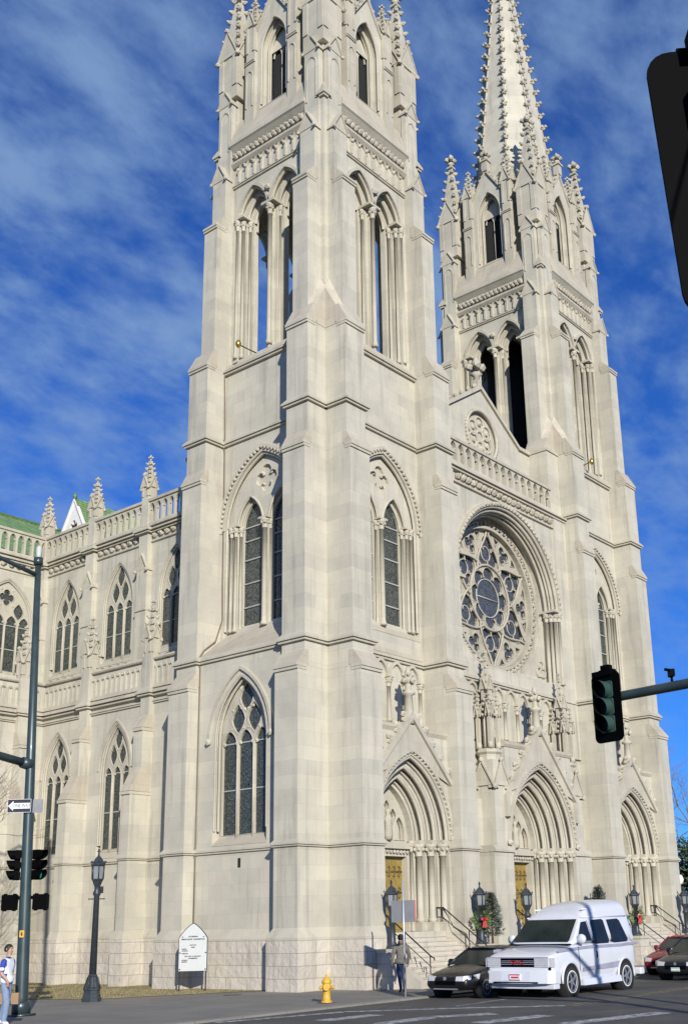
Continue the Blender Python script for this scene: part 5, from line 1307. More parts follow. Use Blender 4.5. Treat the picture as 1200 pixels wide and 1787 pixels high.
def signal_head(parent, pos, yaw, plate=True, lit_i=None, s=1.0, tilt=0.0, face='siggreen'):
    """three lamp head; faces local -y; parts under parent"""
    R3 = Matrix.Rotation(yaw, 3, 'Z') @ Matrix.Rotation(tilt, 3, 'Y')
    def T(x, y, z): v = R3 @ Vector((x * s, y * s, z * s)); return (pos[0] + v.x, pos[1] + v.y, pos[2] + v.z)
    TM = lambda u, d, z: T(u, -d, z)
    mb = MB(TM); 
    for i in range(3): mb.prism_uz([(u, z + (1 - i) * .36) for u, z in rounded(.36, .35, .05)], -.20, .0)
    for i in range(3): mb.box(-.1, .1, -.23, -.2, (1 - i) * .36 - .1, (1 - i) * .36 + .1)
    h = mb.build('signal_housing', M[face], parent)
    if plate:
        mb = MB(TM); mb.panel(rounded(.74, 1.46, .13), [rect(-.17, .17, -.53, .53)], -.03, .02, True); mb.prism_uz(rect(-.16, .16, .70, .80), -.22, -.04); mb.prism_uz(rect(-.13, .08, .80, .90), -.20, -.06); mb.prism_uz(rect(-.30, .20, .66, .77), -.028, .03); mb.build('backplate', M['sig'], h)
    for i in range(3):
        zc = (1 - i) * .36
        mb = MB(TM); mb.mi = 0
        n = 12; prev = None
        mb.tess([[(.145 * cos(2 * pi * k / 16), zc + .145 * sin(2 * pi * k / 16)) for k in range(16)]], .012)
        mb.build('lens', M['greenlit'] if lit_i == i else M['lens'], h)
        mb = MB(TM); mb.smooth = True
        K = 24
        for k in range(K):
            a, b = 2 * pi * k / K, 2 * pi * (k + 1) / K
            L_ = lambda q: .10 + .18 * (.5 + .5 * sin(q)) ** .7
            for r, mi in ((.168, 0), (.158, 1)):
                mb.mi = mi; mb.poly([(r * cos(a), .0, zc + r * sin(a)), (r * cos(b), .0, zc + r * sin(b)), (r * cos(b), L_(b), zc + r * sin(b)), (r * cos(a), L_(a), zc + r * sin(a))])
        mb.build('visor', [M[face], M['sig']], h)
    return h
def box_at(mb, c, ex, ey, hx, hy, hz):
    c = Vector(c); ex = Vector(ex); ey = Vector(ey); e3 = Vector((0, 0, 1))
    q = [c + ex * hx * a + ey * hy * b for a, b in ((-1, -1), (1, -1), (1, 1), (-1, 1))]
    mb.hexa([tuple(v - e3 * hz) for v in q], [tuple(v + e3 * hz) for v in q])
IMR = Vector((.63, -.78, 0)).normalized(); TOC = Vector((-.78, -.63, 0)).normalized()
PB = Vector((-12.66, .6, 0)); PT = Vector((-12.93, .94, 13.75))
pz = lambda z: PB + (PT - PB) * (z / 13.75)
root = empty('traffic_signal_pole', tuple(PB)); tag(root, 'tall dark green signal pole with one way sign and mast arm on the left corner', 'signal pole')
def loc(mb): mb.T = (lambda a, b, c: (a - PB.x, b - PB.y, c)); return mb
mb = loc(MB()); mb.tube([tuple(pz(0)), tuple(pz(.5)), tuple(pz(7)), tuple(pz(13.75))], [.20, .19, .145, .095], 16)
mb.tube([tuple(pz(0)), tuple(pz(.06))], [.42, .42], 4); mb.tube([tuple(pz(.06)), tuple(pz(.35)), tuple(pz(.4))], [.27, .27, .22], 16); mb.tube([tuple(pz(13.7)), tuple(pz(13.95))], [.15, .15], 12)
mb.build('pole', M['pole'], root)
mb = loc(MB()); p = pz(7.25); mb.tube([tuple(p), tuple(p + Vector((-2.5, .1, .42))), tuple(p + Vector((-6.5, .2, .9)))], [.13, .115, .09], 12); mb.tube([tuple(p + Vector((.0, 0, .0))), tuple(p + Vector((-.3, 0.02, .05)))], [.19, .17], 12); mb.build('mast_arm', M['pole'], root)
mb = loc(MB()); p = pz(13.35); mb.tube([tuple(p), tuple(p + Vector((-1.5, .3, .45))), tuple(p + Vector((-4, .5, .9)))], [.075, .065, .05], 10); mb.build('luminaire_arm', M['pole'], root)
mb = loc(MB()); p = pz(13.9); mb.T = lambda a, b, c: (a, b, c); mb.lathe([(.07, 13.9), (.08, 14.0), (.10, 14.2), (.09, 14.3), (.05, 14.36)], p.x - PB.x, p.y - PB.y, 12); mb.T = None; mb.build('photocell_cap', simple('aged_white_cap', (.50, .49, .46), .6), root)
sub = root
def loc_v(v): return (v.x - PB.x, v.y - PB.y, v.z)
for s, li in ((-1, None), (1, 2)):
    c = pz(4.25) + IMR * s * .38 + TOC * -.02
    dirv = IMR * s * .92 + TOC * .40
    yaw = atan2(dirv.y, dirv.x) + pi / 2
    signal_head(root, loc_v(c), yaw, False, li, .82, face='sig')
    mb = loc(MB())
    for zz in (3.85, 4.65): mb.tube([tuple(pz(zz)), tuple(pz(zz) + IMR * s * .34)], .04, 6)
    mb.build('signal_bracket', M['pole'], root)
    mb = loc(MB()); c = pz(3.17) + IMR * s * .46 + TOC * .0; box_at(mb, c, IMR, TOC, .21, .13, .22); 
    for a in (-.14, .14):
        for b in (-.23, .23): box_at(mb, c + IMR * a + Vector((0, 0, b)), IMR, TOC, .03, .1, .02)
    box_at(mb, pz(3.3) + IMR * s * .24, IMR, TOC, .09, .04, .05)
    mb.build('walk_signal', M['sig'], root)
M['signblack'] = simple('black_sign_face', (.018, .018, .022), .45); M['signwhite'] = simple('white_sign_face', (.72, .73, .74), .45, noise=.03)
M['alu'] = simple('sign_back_aluminium', (.235, .24, .245), .5, .15)
d1 = (IMR * .98 + TOC * -.05).normalized()
n1v = TOC
sg = MB(lambda u, d, z: tuple(Vector((-.0, 0, 0)) + Vector(loc_v(pz(5.98))) + IMR * u + n1v * d + Vector((0, 0, z - .12 * u * 0))))
sg.mi = 0; sg.prism_uz(rect(-.58, .13, -.2, .2), .21, .222); sg.mi = 1
sg.prism_uz([(-.56, 0), (-.40, .15), (-.40, .085), (.10, .085), (.10, -.085), (-.40, -.085), (-.40, -.15)], .222, .226)
for a in (rect(-.58, .13, .19, .2), rect(-.58, .13, -.2, -.19), rect(-.58, -.57, -.2, .2), rect(.12, .13, -.2, .2)): sg.prism_uz(a, .222, .225)
sgo = sg.build('one_way_sign', [M['signblack'], M['signwhite']], root)
tp = Vector(loc_v(pz(5.98))) + IMR * -.15 + n1v * .2275
text('ONE WAY', .155, tuple(tp), (pi / 2, 0, atan2(IMR.y, IMR.x)), M['signblack'], sgo, 'lettering', sx=.72)
sg = MB(lambda u, d, z: tuple(Vector(loc_v(pz(5.98))) + IMR * u + n1v * d + Vector((0, 0, z)))); sg.prism_uz(rect(.14, .43, -.2, .2), .06, .075); sg.build('sign_back', M['alu'], root)
sg = MB(lambda u, d, z: tuple(Vector(loc_v(pz(2.27))) + IMR * u + n1v * d + Vector((0, 0, z)))); sg.prism_uz(rounded(.14, .2, .03), .205, .212); sg.build('push_button_plate', M['hyd'], root)
sg = MB(lambda u, d, z: tuple(Vector(loc_v(pz(2.27))) + IMR * u + n1v * d + Vector((0, 0, z)))); sg.prism_uz([(-.04, -.02), (0, -.06), (.04, -.02), (.02, -.02), (.02, .05), (-.02, .05), (-.02, -.02)], .212, .215); sg.build('push_button', M['signblack'], root)

# signal on the mast arm over the street at the right
AP = Vector((-12.02, -18.55, 6.52))
root = empty('hanging_signal', tuple(AP)); tag(root, 'traffic signal with black backplate on a green mast arm before the far tower', 'traffic light')
signal_head(root, (0, 0, 0), radians(168.8) + pi / 2, True, None, 1.0)
mb = MB(); a = Vector((.14, -.12, .20)); e = Vector((-.136, -.99, 0.0)); mb.tube([tuple(a + Vector((.0, .35, 0))), tuple(a), tuple(a + e * 3), tuple(a + e * 9.5)], [.10, .10, .105, .15], 14)
mb.build('mast_arm', M['pole'], root)
mb = MB(); q = a + e * 9.5; mb.tube([tuple(q + Vector((0, 0, -6.72))), tuple(q + Vector((0, 0, 1.2)))], [.21, .16], 14); mb.build('pole', M['pole'], root)
mb = MB(); q = a + e * 1.42 + Vector((0, 0, .1)); mb.tube([tuple(q), tuple(q + Vector((0, 0, .1)))], .025, 6); box_at(mb, q + Vector((0, 0, .17)), IMR, TOC, .05, .1, .07); mb.tube([tuple(q + Vector((0, 0, .23)) - IMR * .02), tuple(q + Vector((0, 0, .25)) - IMR * .13)], .03, 6); mb.build('detector_camera', M['sig'], root)
mb = MB(); q = a + e * 4.3; mb.hexa([tuple(q + Vector((.12, -.55, -.28))), tuple(q + Vector((.15, -.55, -.28))), tuple(q + Vector((.0, .55, -.28))), tuple(q + Vector((-.03, .55, -.28)))], [tuple(q + Vector((.12, -.55, .28))), tuple(q + Vector((.15, -.55, .28))), tuple(q + Vector((.0, .55, .28))), tuple(q + Vector((-.03, .55, .28)))]); mb.build('shadow_plate', M['alu'], root)  # unseen plate added on the arm, meant to shade the church wall

# near signal at the right edge
NP = Vector((-27.373, -27.622, 6.136))
root = empty('hanging_signal', tuple(NP)); tag(root, 'large black traffic signal hanging close by, cut off by the right edge', 'traffic light')
signal_head(root, (0, 0, 0), atan2(-FW[1], -FW[0]) + pi / 2 + pi, True, None, 1.14, tilt=radians(2.6), face='sig')
mb = MB(); mb.tube([(0, .0, .7), (0, 0, 1.06)], .03, 8); mb.box(-.10, .08, -.09, .07, .70, .84); mb.build('hanger', M['sig'], root)
mb = MB(); e1 = IMR * 13; e2 = TOC * 14 + IMR * 2
mb.tube([(e1.x, e1.y, 1.5), (e1.x * .5, e1.y * .5, 1.16), (0, 0, 1.06), (e2.x * .5, e2.y * .5, 1.2), (e2.x, e2.y, 1.6)], .013, 5); mb.build('span_wire', M['sig'], root)
mb = MB()
for e in (e1, e2): mb.tube([(e.x, e.y, -6.2), (e.x, e.y, 1.9)], .13, 10)
mb.build('span_pole', M['pole'], root)
# unseen pole and arm added past the right edge to shade the van
SL = Vector((-8.6, -24.2, 0))
root = empty('shadow_pole', tuple(SL)); tag(root, 'green pole with an arm, added right of the view to shade the van', 'street light')
mb = MB(); mb.tube([(0, 0, 0), (0, 0, 9.5)], [.16, .11], 12); mb.build('pole', M['pole'], root)
mb = MB(); mb.tube([(0, 0, 6.6), (-1.2, 2.2, 7.3), (-1.8, 4.2, 7.5)], [.09, .08, .07], 8); mb.build('arm', M['pole'], root)
# utility cabinet behind the pole
root = empty('utility_cabinet', (-8.9, 9.6, 0)); tag(root, 'small pale grey cabinet on the lawn behind the signal pole', 'cabinet')
mb = MB(); mb.box(-.2, .2, -.25, .25, 0, .95); mb.build('case', simple('pale_grey_enamel', (.42, .42, .40), .5), root); mb = MB(); mb.box(-.24, .24, -.29, .29, .951, 1.0); mb.build('lid', M['iron'], root)

# ================================================================== vehicles
def car_paint(name, c, rough=.35, coat=.35): return simple(name, c, rough, 0.0, noise=.03, nscale=1.5, coat=coat, spec=.3)
M['blackcar'] = car_paint('black_car_paint', (.008, .007, .0075)); M['whitevan'] = car_paint('white_van_paint', (.60, .61, .645), .3, .6); M['redcar'] = car_paint('dark_red_car_paint', (.20, .012, .022)); M['navycar'] = car_paint('dark_blue_car_paint', (.010, .011, .017))
M['carglass'] = simple('dark_car_glass', (.012, .014, .016), .10, noise=.3, spec=.3); M['shield'] = simple('green_windscreen', (.016, .022, .021), .10, noise=.3, nscale=2.0, spec=.3)
M['tyre'] = simple('tyre_rubber', (.018, .018, .018), .8); M['chrome'] = simple('chrome', (.55, .55, .56), .33, .8, noise=.15, nscale=20); M['well'] = simple('black_well_shade_and_seam', (.006, .006, .006), .9)
M['lampclear'] = simple('clear_headlamp', (.55, .55, .56), .25, .15, noise=.25, nscale=25); M['trimgrey'] = simple('grey_body_stripe', (.30, .30, .36), .4); M['plate'] = simple('number_plate_white', (.70, .70, .72), .5); M['amber'] = simple('amber_lens', (.45, .12, .02), .2); M['platered'] = simple('red_plate_band', (.5, .03, .04), .5); M['plategreen'] = simple('green_plate', (.08, .30, .16), .5)
def loft(mb, secs, mir=True):
    rings = []
    for x, pts in secs:
        full = pts + [(-y, z) for y, z in reversed(pts)]
        rings.append([mb.p(x, y, z) for y, z in full])
    n = len(rings[0])
    for i in range(len(rings) - 1):
        for k in range(n - 1): mb.face((rings[i][k], rings[i][k + 1], rings[i + 1][k + 1], rings[i + 1][k]))
    mb.face(rings[0]); mb.face(rings[-1])
def wheel(parent, x, y, r, w_, white=False, spokes=5):
    s = 1 if y > 0 else -1
    mb = MB(lambda a, b, c: (x + a, y + s * c, r + b))
    mb.lathe([(r * .62, -.02), (r * .66, -w_), (r * .96, -w_), (r, -w_ * .8), (r, -w_ * .2), (r * .96, 0), (r * .68, .012), (r * .62, -.02)], 0, 0, 28)
    t = mb.build('tyre', M['tyre'], parent)
    mb = MB(lambda a, b, c: (x + a, y + s * c, r + b)); mb.mi = 0
    mb.lathe([(r * .66, -.03), (r * .66, .006), (r * .60, .01), (r * .57, -.06), (r * .2, -.05), (r * .18, .0), (.01, .006)], 0, 0, 24)
    for k in range(spokes):
        a = 2 * pi * k / spokes; ca, sa = cos(a), sin(a)
        mb.hexa([(r * .12 * ca - r * .09 * sa, r * .12 * sa + r * .09 * ca, -.05), (r * .6 * ca - r * .06 * sa, r * .6 * sa + r * .06 * ca, -.05), (r * .6 * ca + r * .06 * sa, r * .6 * sa - r * .06 * ca, -.05), (r * .12 * ca + r * .09 * sa, r * .12 * sa - r * .09 * ca, -.05)],
                [(r * .12 * ca - r * .09 * sa, r * .12 * sa + r * .09 * ca, .01), (r * .6 * ca - r * .05 * sa, r * .6 * sa + r * .05 * ca, -.0), (r * .6 * ca + r * .05 * sa, r * .6 * sa - r * .05 * ca, .0), (r * .12 * ca + r * .09 * sa, r * .12 * sa - r * .09 * ca, .01)])
    mb.build('rim', M['chrome'], t)
    if white:
        mb = MB(lambda a, b, c: (x + a, y + s * c, r + b)); 
        A = [mb.p(r * .76 * cos(2 * pi * k / 32), r * .76 * sin(2 * pi * k / 32), .0105) for k in range(32)]; B2 = [mb.p(r * .69 * cos(2 * pi * k / 32), r * .69 * sin(2 * pi * k / 32), .0125) for k in range(32)]
        for k in range(32): mb.face((A[k], A[(k + 1) % 32], B2[(k + 1) % 32], B2[k]))
        mb.build('whitewall', M['signwhite'], t)
def subsurf_build(mb, name, mat, parent, lv=2, crease=0.0):
    o = mb.build(name, mat, parent)
    md = o.modifiers.new('s', 'SUBSURF'); md.levels = lv; md.render_levels = lv
    for p_ in o.data.polygons: p_.use_smooth = True
    return o
def sedan(name, label, paint, x, y, rz, L=5.0, Wd=1.98, H=1.55, plate='plate', group=None):
    """three-box saloon, front at +x, origin under the middle"""
    root = empty(name, (x, y, -.06), rz); tag(root, label, 'car', group); w_ = Wd / 2; f = L / 2
    def sec(zb, zs, zc, k=1.0): return [(0, zb), (w_ * .82 * k, zb), (w_ * .97 * k, zb + .10), (w_ * k, (zb + zs) / 2), (w_ * .97 * k, zs - .06), (w_ * .88 * k, zs), (w_ * .5 * k, zc), (0, zc + .015)]
    mb = MB()
    loft(mb, [(f, sec(.34, .58, .60, .72)), (f - .06, sec(.27, .66, .69, .86)), (f - .35, sec(.25, .78, .82, .96)), (f - .9, sec(.24, .88, .93)), (f - 1.45, sec(.24, .98, 1.03)), (.2, sec(.24, 1.03, 1.06)), (-1.2, sec(.24, 1.06, 1.09)), (-f + .9, sec(.26, 1.06, 1.10, .98)), (-f + .2, sec(.32, 1.03, 1.07, .93)), (-f, sec(.40, .92, .95, .8))])
    subsurf_build(mb, 'body', M[paint], root, 2)
    # greenhouse: glass core, roof and pillars
    zb, zt = 1.0, H; b = [(f - 1.30, w_ * .86), (-f + .72, w_ * .84)]; t = [(f - 2.25, w_ * .62), (-f + 1.55, w_ * .60)]
    mb = MB(); mb.hexa([(b[0][0], -b[0][1], zb), (b[0][0], b[0][1], zb), (b[1][0], b[1][1], zb), (b[1][0], -b[1][1], zb)], [(t[0][0], -t[0][1], zt - .05), (t[0][0], t[0][1], zt - .05), (t[1][0], t[1][1], zt - .05), (t[1][0], -t[1][1], zt - .05)])
    mb.build('windows', M['shield'], root)
    mb = MB()
    loft(mb, [(t[0][0] + .10, [(0, zt - .06), (t[0][1], zt - .10), (t[0][1] + .03, zt - .09), (t[0][1] * .8, zt - .05), (0, zt - .03)]), (t[0][0] - .1, [(0, zt - .06), (t[0][1], zt - .09), (t[0][1] + .05, zt - .06), (t[0][1] * .8, zt + .0), (0, zt + .02)]), (t[1][0] + .1, [(0, zt - .06), (t[1][1], zt - .09), (t[1][1] + .05, zt - .06), (t[1][1] * .8, zt + .0), (0, zt + .02)]), (t[1][0] - .12, [(0, zt - .08), (t[1][1], zt - .12), (t[1][1] + .03, zt - .11), (t[1][1] * .8, zt - .07), (0, zt - .05)])])
    for s in (-1, 1):
        def pil(x0, y0, x1, y1, r): mb.tube([(x0, s * y0, zb - .02), (x1, s * (y1 + .02), zt - .06)], r, 6)
        pil(b[0][0], b[0][1], t[0][0], t[0][1], .045); pil(b[1][0], b[1][1], t[1][0], t[1][1], .07); xm = -.25; pil(xm, w_ * .855, xm - .1, w_ * .615, .04)
    mb.build('roof', M[paint], root)
    for s in (-1, 1):
        mb = MB(); mb.hexa([(f - .36, s * w_ * .56, .56), (f - .36, s * w_ * .90, .56), (f - .62, s * w_ * .975, .60), (f - .7, s * w_ * .5, .6)], [(f - .30, s * w_ * .52, .72), (f - .40, s * w_ * .92, .73), (f - .66, s * w_ * .985, .76), (f - .7, s * w_ * .5, .76)])
        mb.T = lambda a, b_, c: (a + .17, b_ * .93, c)
        mb.hexa([(f - .14, s * w_ * .50, .56), (f - .19, s * w_ * .80, .56), (f - .40, s * w_ * .99, .60), (f - .6, s * w_ * .5, .6)], [(f - .20, s * w_ * .48, .69), (f - .24, s * w_ * .80, .70), (f - .44, s * w_ * 1.0, .73), (f - .6, s * w_ * .5, .73)])
        mb.build('headlight', M['lampclear'], root)
        mb = MB(); mb.lathe([(.02, -.09), (.10, -.05), (.105, .05), (.02, .08)], 0, 0, 8); 
        mb.T = None
        o = MB(lambda a, b_, c, s=s: (f - 1.65 + c * .9, s * (w_ * .98) + a * .9, 1.08 + b_ * .8)); o.lathe([(.02, -.08), (.12, -.04), (.13, .05), (.03, .09)], 0, 0, 10); o.build('mirror', M[paint], root)
        for xx in (f - .98, -f + 1.05):
            o = MB(lambda a, b_, c, s=s, xx=xx: (xx + a, s * (w_ * .985) + s * c, .36 + b_)); o.lathe([(.41, -.25), (.41, .022), (.36, .026)], 0, 0, 24); o.build('wheel_well_shade', M['well'], root)  # black disc on the flank painted for the shade of the wheel well
            wheel(root, xx, s * (w_ + .005), .345, .21)
    mb = MB(); mb.box(f - .12, f + .012, -w_ * .42, w_ * .42, .44, .56); mb.build('grille', M['sig'], root)
    mb = MB(); mb.lathe([(.005, f - .01), (.06, f + .0), (.06, f + .018), (.005, f + .02)], 0, 0, 10); mb.T = None
    o = MB(lambda a, b_, c: (f + .005 + c, a, .63 + b_)); o.lathe([(.06, 0), (.06, .02)], 0, 0, 10); o.build('badge', M['chrome'], root)
    if plate:
        mb = MB(); mb.mi = 0; mb.box(f, f + .03, -.17, .17, .36, .50)
        if plate == 'plategreen': mb.mi = 1; mb.box(f + .03, f + .033, -.16, .16, .37, .395); mb.box(f + .03, f + .033, -.16, .16, .465, .49)
        mb.build('number_plate', [M['plate'], M['plategreen']], root)
    else:
        mb = MB(); mb.box(f - .1, f + .02, -w_ * .5, w_ * .5, .30, .335); mb.build('bumper_trim', M['chrome'], root)
    return root
sedan('parked_car', 'black saloon car mostly hidden behind the white van at the kerb', 'blackcar', .25, -7.0, pi, L=5.1, Wd=1.86, H=1.55, plate=None)
sedan('parked_car', 'dark red car behind the white van, its nose showing beside the dark blue car', 'redcar', 14.8, -7.4, pi, L=4.9, Wd=1.95, H=1.55, plate=None)
sedan('waiting_car', 'dark blue car with a green and white plate, cut off by the right edge', 'navycar', 11.2, -9.75, pi, L=5.0, Wd=2.0, H=1.60, plate='plategreen')

def van():
    root = empty('conversion_van', (VX, VY, -.06), VR); tag(root, 'white raised roof van with dark windows and whitewall tyres in the street', 'van')
    root.scale = (1.17, 1.17, 1.17)
    w_ = 1.07; P = M['whitevan']
    # lower body, front at +x ; x measured back from the bumper
    def lo(zb, zs, k=1.0, zc=None): zc = zc or zs; return [(0, zb), (w_ * .86 * k, zb), (w_ * .98 * k, zb + .09), (w_ * 1.0 * k, (zb + zs) * .5), (w_ * .985 * k, zs - .07), (w_ * .955 * k, zs), (w_ * .6 * k, zc), (0, zc + .012)]
    mb = MB()
    loft(mb, [(2.62, lo(.40, 1.02, .86, 1.03)), (2.60, lo(.38, 1.06, .91, 1.08)), (2.45, lo(.36, 1.12, .97, 1.15)), (1.95, lo(.36, 1.20, .995, 1.24)), (1.40, lo(.36, 1.30, 1.0, 1.35)), (1.2, lo(.36, 1.34, 1.0, 1.36)), (0, lo(.36, 1.36, 1.0, 1.38)), (-1.5, lo(.36, 1.36, 1.0, 1.38)), (-2.3, lo(.40, 1.36, .99, 1.38)), (-2.5, lo(.46, 1.36, .95, 1.38))])
    subsurf_build(mb, 'body', P, root, 2)
    # cabin and raised roof: half width at belt and at a given height
    def hw(z): return w_ * (.965 - .155 * max(0, min(1, (z - 1.3) / .8)))
    def ca(zt, k=1.0, kw=1.0):
        z1 = min(2.06, zt); z2 = min(zt, 2.06 + (zt - 2.06) * .55) if zt > 2.06 else zt
        return [(0, 1.28), (hw(1.3) * k, 1.28), (hw((1.3 + z1) / 2) * k, (1.3 + z1) / 2), (hw(z1) * k, z1 - .03), (hw(z1) * k * .985, max(z1, z2) - .02), (hw(z1) * k * .80, zt - .01), (0, zt + .015)]
    mb = MB()
    loft(mb, [(1.42, ca(1.33)), (1.1, ca(1.58)), (.62, ca(2.02)), (.50, ca(2.14)), (.1, ca(2.34)), (-.35, ca(2.50)), (-1.2, ca(2.55)), (-2.05, ca(2.57)), (-2.24, ca(2.56, .995)), (-2.27, ca(2.50, .99)), (-2.46, ca(1.75, .96)), (-2.52, ca(1.4, .95))])
    subsurf_build(mb, 'cabin', P, root, 2)
    # drip rail where the raised roof starts
    for s in (-1, 1):
        mb = MB(); mb.tube([(.55, s * (hw(2.05) + .005), 2.06), (-2.2, s * (hw(2.05) + .005), 2.07)], .018, 5); mb.tube([(.3, s * (hw(2.05) - .10), 2.28), (-2.15, s * (hw(2.05) - .12), 2.36)], .022, 5); mb.build('roof_rail', P, root)
    # windscreen
    mb = MB(); zf = lambda x: 1.33 + (1.42 - x) * (2.0 - 1.33) / .80
    for (xa, xb) in ((1.33, .64),):
        nx = .028
        mb.poly([(xa + nx, -.86 * w_, zf(xa) + .03), (xa + nx, .86 * w_, zf(xa) + .03), (xb + nx, .76 * w_, zf(xb) + .03), (xb + nx, -.76 * w_, zf(xb) + .03)])
    mb.build('windscreen', M['shield'], root)
    mb = MB(); mb.hexa([(1.34, -.98, 1.33), (1.34, .98, 1.33), (1.50, .98, 1.345), (1.50, -.98, 1.345)], [(1.33, -.98, 1.365), (1.33, .98, 1.365), (1.48, .98, 1.365), (1.48, -.98, 1.365)]); mb.build('cowl', M['sig'], root)
    for s in (-1, 1):
        def side(pts, name, mat='carglass', off=.014):
            m = MB(); m.tess([pts], 0); m.v = [(v[0], s * (hw(v[2]) + off), v[2]) for v in m.v]; return m.build(name, M[mat], root)
        side([(1.06, 1.42), (.62, 1.93), (.32, 1.95), (.22, 1.42)], 'door_window')
        side([(-.02, 1.46), (.06, 1.40), (.02, 1.36)][:0] + [(.04, 1.42), (.08, 1.90), (.02, 1.98), (-.62, 2.0), (-.72, 1.96), (-.80, 1.40), (-.72, 1.33), (-.02, 1.33)], 'side_window')
        side([(-1.02, 1.38), (-.92, 1.98), (-1.60, 2.0), (-1.72, 1.95), (-1.98, 1.42), (-1.92, 1.35), (-1.08, 1.33)], 'rear_side_window')
        # paint stripes follow the side
        m = MB(); m.mi = 0
        for i in range(14):
            x0 = 2.2 - i * .335; x1 = x0 - .335
            za = lambda x: 1.20 + .06 * min(1, (2.2 - x) / 1.6) + (.02 if x < -1.8 else 0)
            yb = lambda x: s * (w_ * (.995 if x < 1.6 else .995 - .05 * (x - 1.6)) + .004)
            m.poly([(x0, yb(x0), za(x0) - .045), (x1, yb(x1), za(x1) - .045), (x1, yb(x1), za(x1) + .035), (x0, yb(x0), za(x0) + .035)])
        m.poly([(.95, s * (w_ + .005), .62), (-1.3, s * (w_ + .005), .66), (-1.25, s * (w_ + .005), .82), (.95, s * (w_ + .005), .72)])
        m.build('stripe', [M['trimgrey']], root)
        m = MB(); y0, y1 = sorted((s * (w_ - .06), s * (w_ + .07))); m.hexa([(1.02, y0, .26), (-1.22, y0, .26), (-1.22, y1, .26), (1.02, y1, .26)], [(1.0, y0, .46), (-1.2, y0, .46), (-1.2, y1 - s * .03, .42), (1.0, y1 - s * .03, .42)]); m.build('running_board', P, root)
        m = MB(); m.tube([(.12, s * (w_ + .01), 1.12), (.12, s * (w_ + .035), 1.10), (.12, s * (w_ + .035), .98), (.12, s * (w_ + .01), .96)], .018, 5); m.build('door_handle', M['sig'], root)
        m = MB(); m.tube([(.22, s * (w_ + .002), .50), (.20, s * (w_ * .985), 1.36), (.27, s * (hw(1.95) + .012), 1.97)], .006, 4); m.tube([(1.08, s * (w_ + .002), .50), (1.12, s * (w_ + .0), 1.30)], .006, 4); m.build('door_seam', M['well'], root)
        m = MB(lambda a, b_, c, s=s: (1.02 + c, s * (w_ * 1.06) + a, 1.48 + b_)); m.lathe([(.02, -.07), (.13, -.04), (.135, .04), (.03, .07)], 0, 0, 10); m.build('mirror', P, root)
        m = MB(); m.mi = 0; m.box(2.50, 2.635, *sorted((s * .54, s * .97)), .80, 1.03); m.mi = 1; m.box(2.40, 2.60, *sorted((s * .971, s * 1.045)), .80, 1.03); m.mi = 2
        for zz in (.845, .915, .985): m.box(2.635, 2.638, *sorted((s * .55, s * .96)), zz - .004, zz + .004)
        m.build('headlight', [M['lampclear'], M['lampclear'], M['chrome']], root)
        for xx in (1.62, -1.60):
            o = MB(lambda a, b_, c, s=s, xx=xx: (xx + a, s * (w_ * .985) + s * c, .38 + b_)); o.lathe([(.47, -.3), (.47, .022), (.40, .027)], 0, 0, 28); o.build('wheel_well_shade', M['well'], root)  # black disc proud of the side stands in for wheel well shade
            o = MB(lambda a, b_, c, s=s, xx=xx: (xx + a, s * (w_ * .985) + s * c, .40 + b_)); A = [radians(-5 + 190 * k / 16) for k in range(17)]
            o.tube([(.50 * cos(q), .49 * sin(q), .03) for q in A], .035, 6); o.build('wheel_arch', P, root)
            wheel(root, xx, s * (w_ + .022), .385, .23, True, 5)
    mb = MB(); mb.mi = 0; mb.box(2.50, 2.628, -.535, .535, .80, 1.03); mb.mi = 1
    for zz in (.87, .915, .96): mb.box(2.628, 2.634, -.52, .52, zz - .006, zz + .006)
    mb.box(2.62, 2.64, -.98, .98, 1.031, 1.06)
    g = mb.build('grille', [M['sig'], M['trimgrey']], root)
    text('GMC', .155, (2.645, 0, .915), (pi / 2, 0, pi / 2), M['red'], g, 'lettering', ext=.004, sx=1.25)
    mb = MB(); pts = [(2.56, -1.12), (2.72, -.97), (2.78, -.45), (2.78, .45), (2.72, .97), (2.56, 1.12)]
    for i in range(5): 
        (xa, ya), (xb, yb_) = pts[i], pts[i + 1]
        mb.hexa([(xa - .3, ya, .36), (xa, ya, .38), (xb, yb_, .38), (xb - .3, yb_, .36)], [(xa - .3, ya, .68), (xa - .05, ya, .71), (xb - .05, yb_, .71), (xb - .3, yb_, .68)])
    mb.mi = 1; mb.box(2.52, 2.60, -1.0, 1.0, .715, .79); mb.box(2.70, 2.787, -.7, .7, .395, .43); mb.mi = 0
    mb.box(2.3, 2.60, -1.10, 1.10, .24, .37)
    b = mb.build('front_bumper', [P, M['sig']], root); bv = b.modifiers.new('round', 'BEVEL'); bv.width = .035; bv.segments = 3; bv.limit_method = 'ANGLE'
    mb = MB(); mb.mi = 0; mb.box(2.76, 2.795, -.17, .17, .47, .63); mb.mi = 1; mb.box(2.795, 2.798, -.16, .16, .595, .625); mb.box(2.795, 2.798, -.16, .16, .475, .49); mb.box(2.795, 2.798, -.12, .12, .52, .565)
    mb.build('number_plate', [M['plate'], M['platered']], b)
    mb = MB(); mb.box(-2.72, -2.45, -1.13, 1.13, .38, .58); rb = mb.build('rear_bumper', P, root); bv = rb.modifiers.new('round', 'BEVEL'); bv.width = .04; bv.segments = 3
    mb = MB(); mb.tess([[(-.72, 1.42), (.72, 1.42), (.66, 2.0), (-.66, 2.0)]], 0); mb.v = [(-2.515 + (v[2] - 1.7) * .36 - .0, v[0], v[2]) for v in mb.v]; mb.build('rear_window', M['carglass'], root)
    return root
VX, VY, VR = 2.0, -8.95, 3.15
van()
